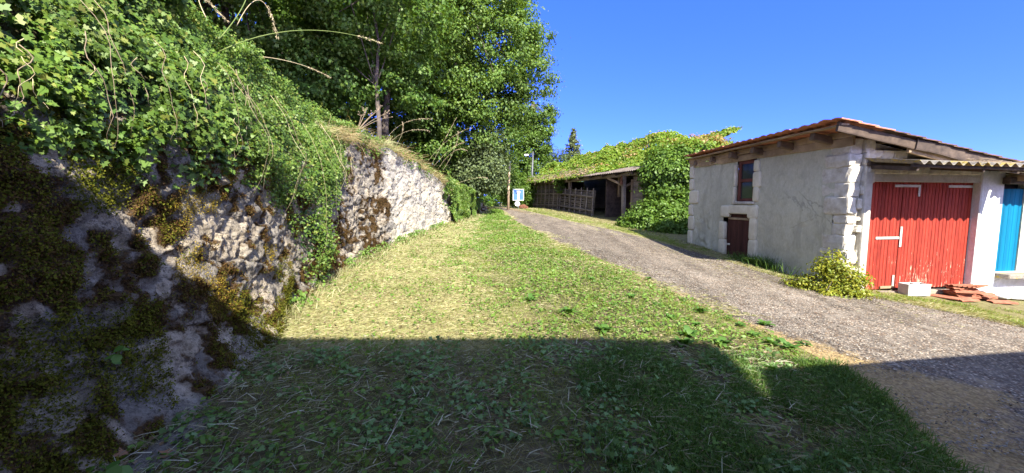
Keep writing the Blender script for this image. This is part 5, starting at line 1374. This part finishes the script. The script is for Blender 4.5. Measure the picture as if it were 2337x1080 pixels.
k = (X > roadR(Y) + .0) & (fbm(np.stack([X * 2, Y * 2, 0 * X], 1), 3, 49) > .48); X, Y = X[k], Y[k]; n = len(X)
V, F = blades(gpos(X, Y), np.stack([r8.normal(0, .5, n), r8.normal(0, .5, n), np.ones(n)], 1), r8.uniform(.03, .10, n), .003, r8.uniform(.3, 1.2, n), r8)
tag(link('doorway_grass', mesh_np('doorway_grass', V, F), M['grass']), kind='stuff')
Y = 5.5 + 20 * r8.uniform(0, 1, 12000) ** 1.3; U = np.clip(r8.normal(.60, .11, len(Y)), 0, 1); side = r8.uniform(0, 1, len(Y)) < .35; U = np.where(side, np.abs(r8.normal(0, .06, len(Y))), U)
k = fbm(np.stack([U * 5, Y * 1.2, 0 * Y], 1), 3, 59) > .47; Y, U = Y[k], U[k]
X = roadL(Y) * (1 - U) + roadR(Y) * U; n = len(X); a = r8.uniform(0, 6.28, n)
V, F = blades(gpos(X, Y, .045), np.stack([np.cos(a), np.sin(a), r8.uniform(0, .12, n)], 1), r8.uniform(.04, .14, n), np.interp(Y, [5, 26], [.003, .007]), r8.uniform(0, .3, n), r8)
tag(link('lane_straw', mesh_np('lane_straw', V, F), M['straw']), kind='stuff')
# loose chippings on the lane
n = 26000; Y = 2.6 + 9 * r8.uniform(0, 1, n) ** 1.3; U = r8.uniform(0.02, .98, n); X = roadL(Y) * (1 - U) + np.minimum(roadR(Y), 9.5) * U
k = fbm(np.stack([X * 1.2, Y * 1.2, 0 * X], 1), 3, 69) > .42; X, Y, U = X[k], Y[k], U[k]; n = len(X)
V, F = leaves(gpos(X, Y, .046 + 0 * X), np.array([0, 0, 1]) + r8.normal(0, .35, (n, 3)), r8.uniform(.012, .032, n), 'diamond', (0, 0, 0), .5, r8)
M['chip'] = leafmat('stone_chip', [(.12, .11, .10), (.2, .18, .155), (.3, .27, .22), (.16, .11, .065)], 0, .2, 2, .02)
tag(link('chippings', mesh_np('chippings', V, F), M['chip']), kind='stuff')
# tall grass tuft by the low door
tg = empty('grass_tuft', at(-.22, 1.95), 'tuft of tall bright grass growing in front of the low maroon door', 'grass tuft')
n = 650; P = np.stack([r8.normal(-.04, .10, n), r8.normal(.1, .42, n), 0 * r8.normal(0, 1, n) - .04], 1) @ ROT.T
V, F = blades(P, np.stack([r8.normal(-.1, .22, n), r8.normal(0, .25, n), np.ones(n)], 1), r8.uniform(.2, .58, n), .006, r8.uniform(.2, 1.0, n), r8)
link('blades', mesh_np('blades', V, F), M['lush'], tg)
# broad-leaved weeds
def weed(seed, n_, L, up):
    r = np.random.default_rng(seed); P = r.normal(0, .018, (n_, 3)); P[:, 2] = np.abs(P[:, 2])
    a = np.linspace(0, 6.28, n_, endpoint=False) + r.normal(0, .25, n_)
    V = []; Fs = []; o = 0
    for k in range(n_):
        l = L * r.uniform(.6, 1.2); d = np.array([math.cos(a[k]), math.sin(a[k]), up * r.uniform(.4, 1.3)]); d /= np.linalg.norm(d)
        s_ = np.cross(d, [0, 0, 1.0]); s_ /= np.linalg.norm(s_); q = np.linspace(0, 1, 6)
        cen = P[k] + q[:, None] * l * d - (q ** 2)[:, None] * np.array([0, 0, .35 * l]) + np.array([0, 0, .01])
        wv = l * .24 * np.sin(np.clip(q * 1.05, 0.06, 1) * math.pi) ** .7
        for i in range(6): V += [cen[i] - s_ * wv[i] + np.array([0, 0, .2 * wv[i]]), cen[i], cen[i] + s_ * wv[i] + np.array([0, 0, .2 * wv[i]])]
        for i in range(5):
            b = o + i * 3; Fs += [[b, b + 1, b + 4, b + 3], [b + 1, b + 2, b + 5, b + 4]]
        o += 18
    return mesh_np('leaves', np.array(V), np.array(Fs), True)
wmesh = [weed(700 + k, 9 + 2 * k, .12 + .01 * k, .6 + .2 * k) for k in range(4)]
for me_ in wmesh: me_.materials.append(M['weed'])
WL = 'low broad leaved weed growing in the mown grass near the lane edge'
spots = []
for px, py in [(1520, 660), (1560, 690), (1480, 640), (1600, 715), (1660, 730), (1690, 745), (1590, 745), (1530, 730), (1500, 700), (1440, 680), (1800, 800), (1760, 790), (1830, 790), (1720, 770), (1650, 790), (1560, 790),
               (1840, 830), (1460, 740), (1400, 700), (1350, 640), (1410, 640), (1620, 840), (1700, 860), (1760, 850), (1280, 600), (1345, 610), (1210, 690), (1300, 720), (1680, 712), (1745, 745), (1380, 760), (1570, 770)]:
    spots.append((px, py))
def gpix(px, py):
    t_ = 1.0
    d = pt(px, py, 1.0) - np.array([0, 0, 1.6])
    while t_ < 40:
        p = d * t_ + np.array([0, 0, 1.6])
        if p[2] < zgf(p[0], p[1]): break
        t_ += .02
    return (float(p[0]), float(p[1]), zgf(p[0], p[1]))
for k, (px, py) in enumerate(spots):
    o = bpy.data.objects.new('broadleaf_weed', wmesh[k % 4]); col.objects.link(o)
    o.location = gpix(px, py); s_ = random.uniform(.55, 1.1) * (.75 if py < 660 else 1); o.scale = (s_, s_, s_); o.rotation_euler = (0, 0, random.uniform(0, 6.28))
    tag(o, WL, 'weed', 'broad leaved weeds by the lane')
# leafy sprigs at the wall
def sprig(name, loc, h, nl, ls, lab, seed, mat_='weed', cat='plant', lean=(0, 0)):
    r = np.random.default_rng(seed); o = empty(name, tuple(loc), lab, cat)
    q = np.linspace(0, 1, 7)[:, None]; c = q * np.array([lean[0], lean[1], h])
    MB().tube(c, np.linspace(.006, .003, 7), 5).build('stem', M['green_stem'], o, True)
    tt = np.linspace(.35, 1, nl); P = np.stack([tt * lean[0], tt * lean[1], tt * h], 1)
    a = np.arange(nl) * 2.4 + r.uniform(0, 6); N = np.stack([np.cos(a) * .3 + .35, np.sin(a) * .3 - .35, np.ones(nl)], 1)
    T = np.stack([np.cos(a), np.sin(a), 0 * a - .15], 1)
    Vs = []; Fs = []
    sh = SH['oval']
    N = nrm(N); T = nrm(T - (T * N).sum(1, keepdims=True) * N); B = np.cross(N, T)
    for i in range(nl):
        sz = ls * r.uniform(.75, 1.2)
        Vs.append(np.array([P[i] + sz * (x * 1.25 * B[i] + y * T[i] + (.25 * abs(x) - .2 * y * y) * N[i]) for x, y in sh]))
    V = np.concatenate(Vs); F = np.arange(len(V)).reshape(nl, -1)
    link('leaves', mesh_np('leaves', V, F), M[mat_], o); return o
sprig('seedling', gpix(545, 745), .26, 8, .115, 'pale green leafy seedling in the sun at the foot of the mossy wall', 1)
sprig('seedling', gpix(688, 672), .42, 9, .13, 'taller leafy seedling under the ivy column at the wall foot', 2)
sprig('bramble_sprig', (-2.66, 2.42, .52), .14, 5, .065, 'small shaded sprig with round leaves growing out of the dark mossy wall', 3, lean=(.12, .03))
sprig('bramble_sprig', (-2.20, 1.98, .05), .13, 6, .08, 'shaded bramble sprig by the pale footing stone', 4, lean=(.05, 0))
sprig('bramble_sprig', gpix(790, 850), .09, 6, .06, 'small yellow green sprig in the shaded straw below the shadow edge', 5)
sprig('bramble_sprig', gpix(60, 1040), .10, 5, .07, 'low sprig at the bottom left corner of the view', 6)
sprig('bramble_sprig', gpix(1280, 1010), .07, 6, .07, 'small green sprig in the shaded grass at the bottom centre', 7)
# fallen leaves
for px, py, lab in [(962, 886, 'reddish brown dead leaf on the shaded grass in the middle'), (440, 905, 'pale brown dead leaf beside the footing stone'), (265, 1062, 'curled dead maple leaf at the bottom left'), (375, 1062, 'small dead leaf right of the curled maple leaf'), (555, 730, 'dead brown leaf below the pale seedling')]:
    V, F = leaves(np.zeros((1, 3)), np.array([[.2, -.3, 1.0]]), [.085], 'maple', (.5, .2, 0), .5, np.random.default_rng(px))
    o = link('dead_leaf', mesh_np('dead_leaf', V, F), M['deadleaf']); p = gpix(px, py); o.location = (p[0], p[1], p[2] + .035)
    tag(o, lab, 'dead leaf', 'fallen leaves')
# twigs in the shaded grass
for k, (a, b, lab) in enumerate([((800, 905), (840, 850), 'thin grey twig lying in the shaded straw'), ((330, 900), (470, 840), 'dark twig lying along the wall foot'), ((890, 1010), (905, 965), 'short pale stalk upright in the dark grass'), ((940, 1018), (1025, 950), 'long green stalk lying in the dark grass, bottom centre')]):
    p, q_ = np.array(gpix(*a)), np.array(gpix(*b)); m_ = (p + q_) / 2
    o = empty('twig', tuple(p), lab, 'twig', 'twigs on the grass')
    MB().tube([(0, 0, .03), tuple(m_ - p + np.array([.02, 0, .06])), tuple(q_ - p + np.array([0, 0, .035]))], [.005, .004, .002], 5).build('shaft', M['green_stem' if k == 3 else 'stem'], o)
# extra foot-of-wall grasses
n = 5200; Y = r8.uniform(4.2, 20, n); X = xw(Y) + r8.exponential(.12, n) + .04
V, F = blades(gpos(X, Y), np.stack([r8.normal(.3, .4, n), r8.normal(0, .4, n), np.ones(n)], 1), r8.uniform(.08, .3, n), np.interp(Y, [4, 20], [.003, .007]), r8.uniform(.3, 1.3, n), r8)
tag(link('wall_foot_grass', mesh_np('wall_foot_grass', V, F), M['straw']), kind='stuff')
n = 3200; Y = r8.uniform(5.0, 15.5, n); X = xw(Y) + r8.exponential(.10, n) + .05
k = (fbm(np.stack([Y * 2, 0 * Y, 0 * Y], 1), 3, 79) > .5); X, Y = X[k], Y[k]; n = len(X)
V, F = leaves(gpos(X, Y, r8.uniform(.02, .22, n)), np.array([.7, -.2, .7]) + r8.normal(0, .5, (n, 3)), r8.uniform(.03, .07, n), 'oval', (0, 0, -.2), .25, r8)
tag(link('wall_foot_weeds', mesh_np('wall_foot_weeds', V, F), M['clover']), kind='stuff')
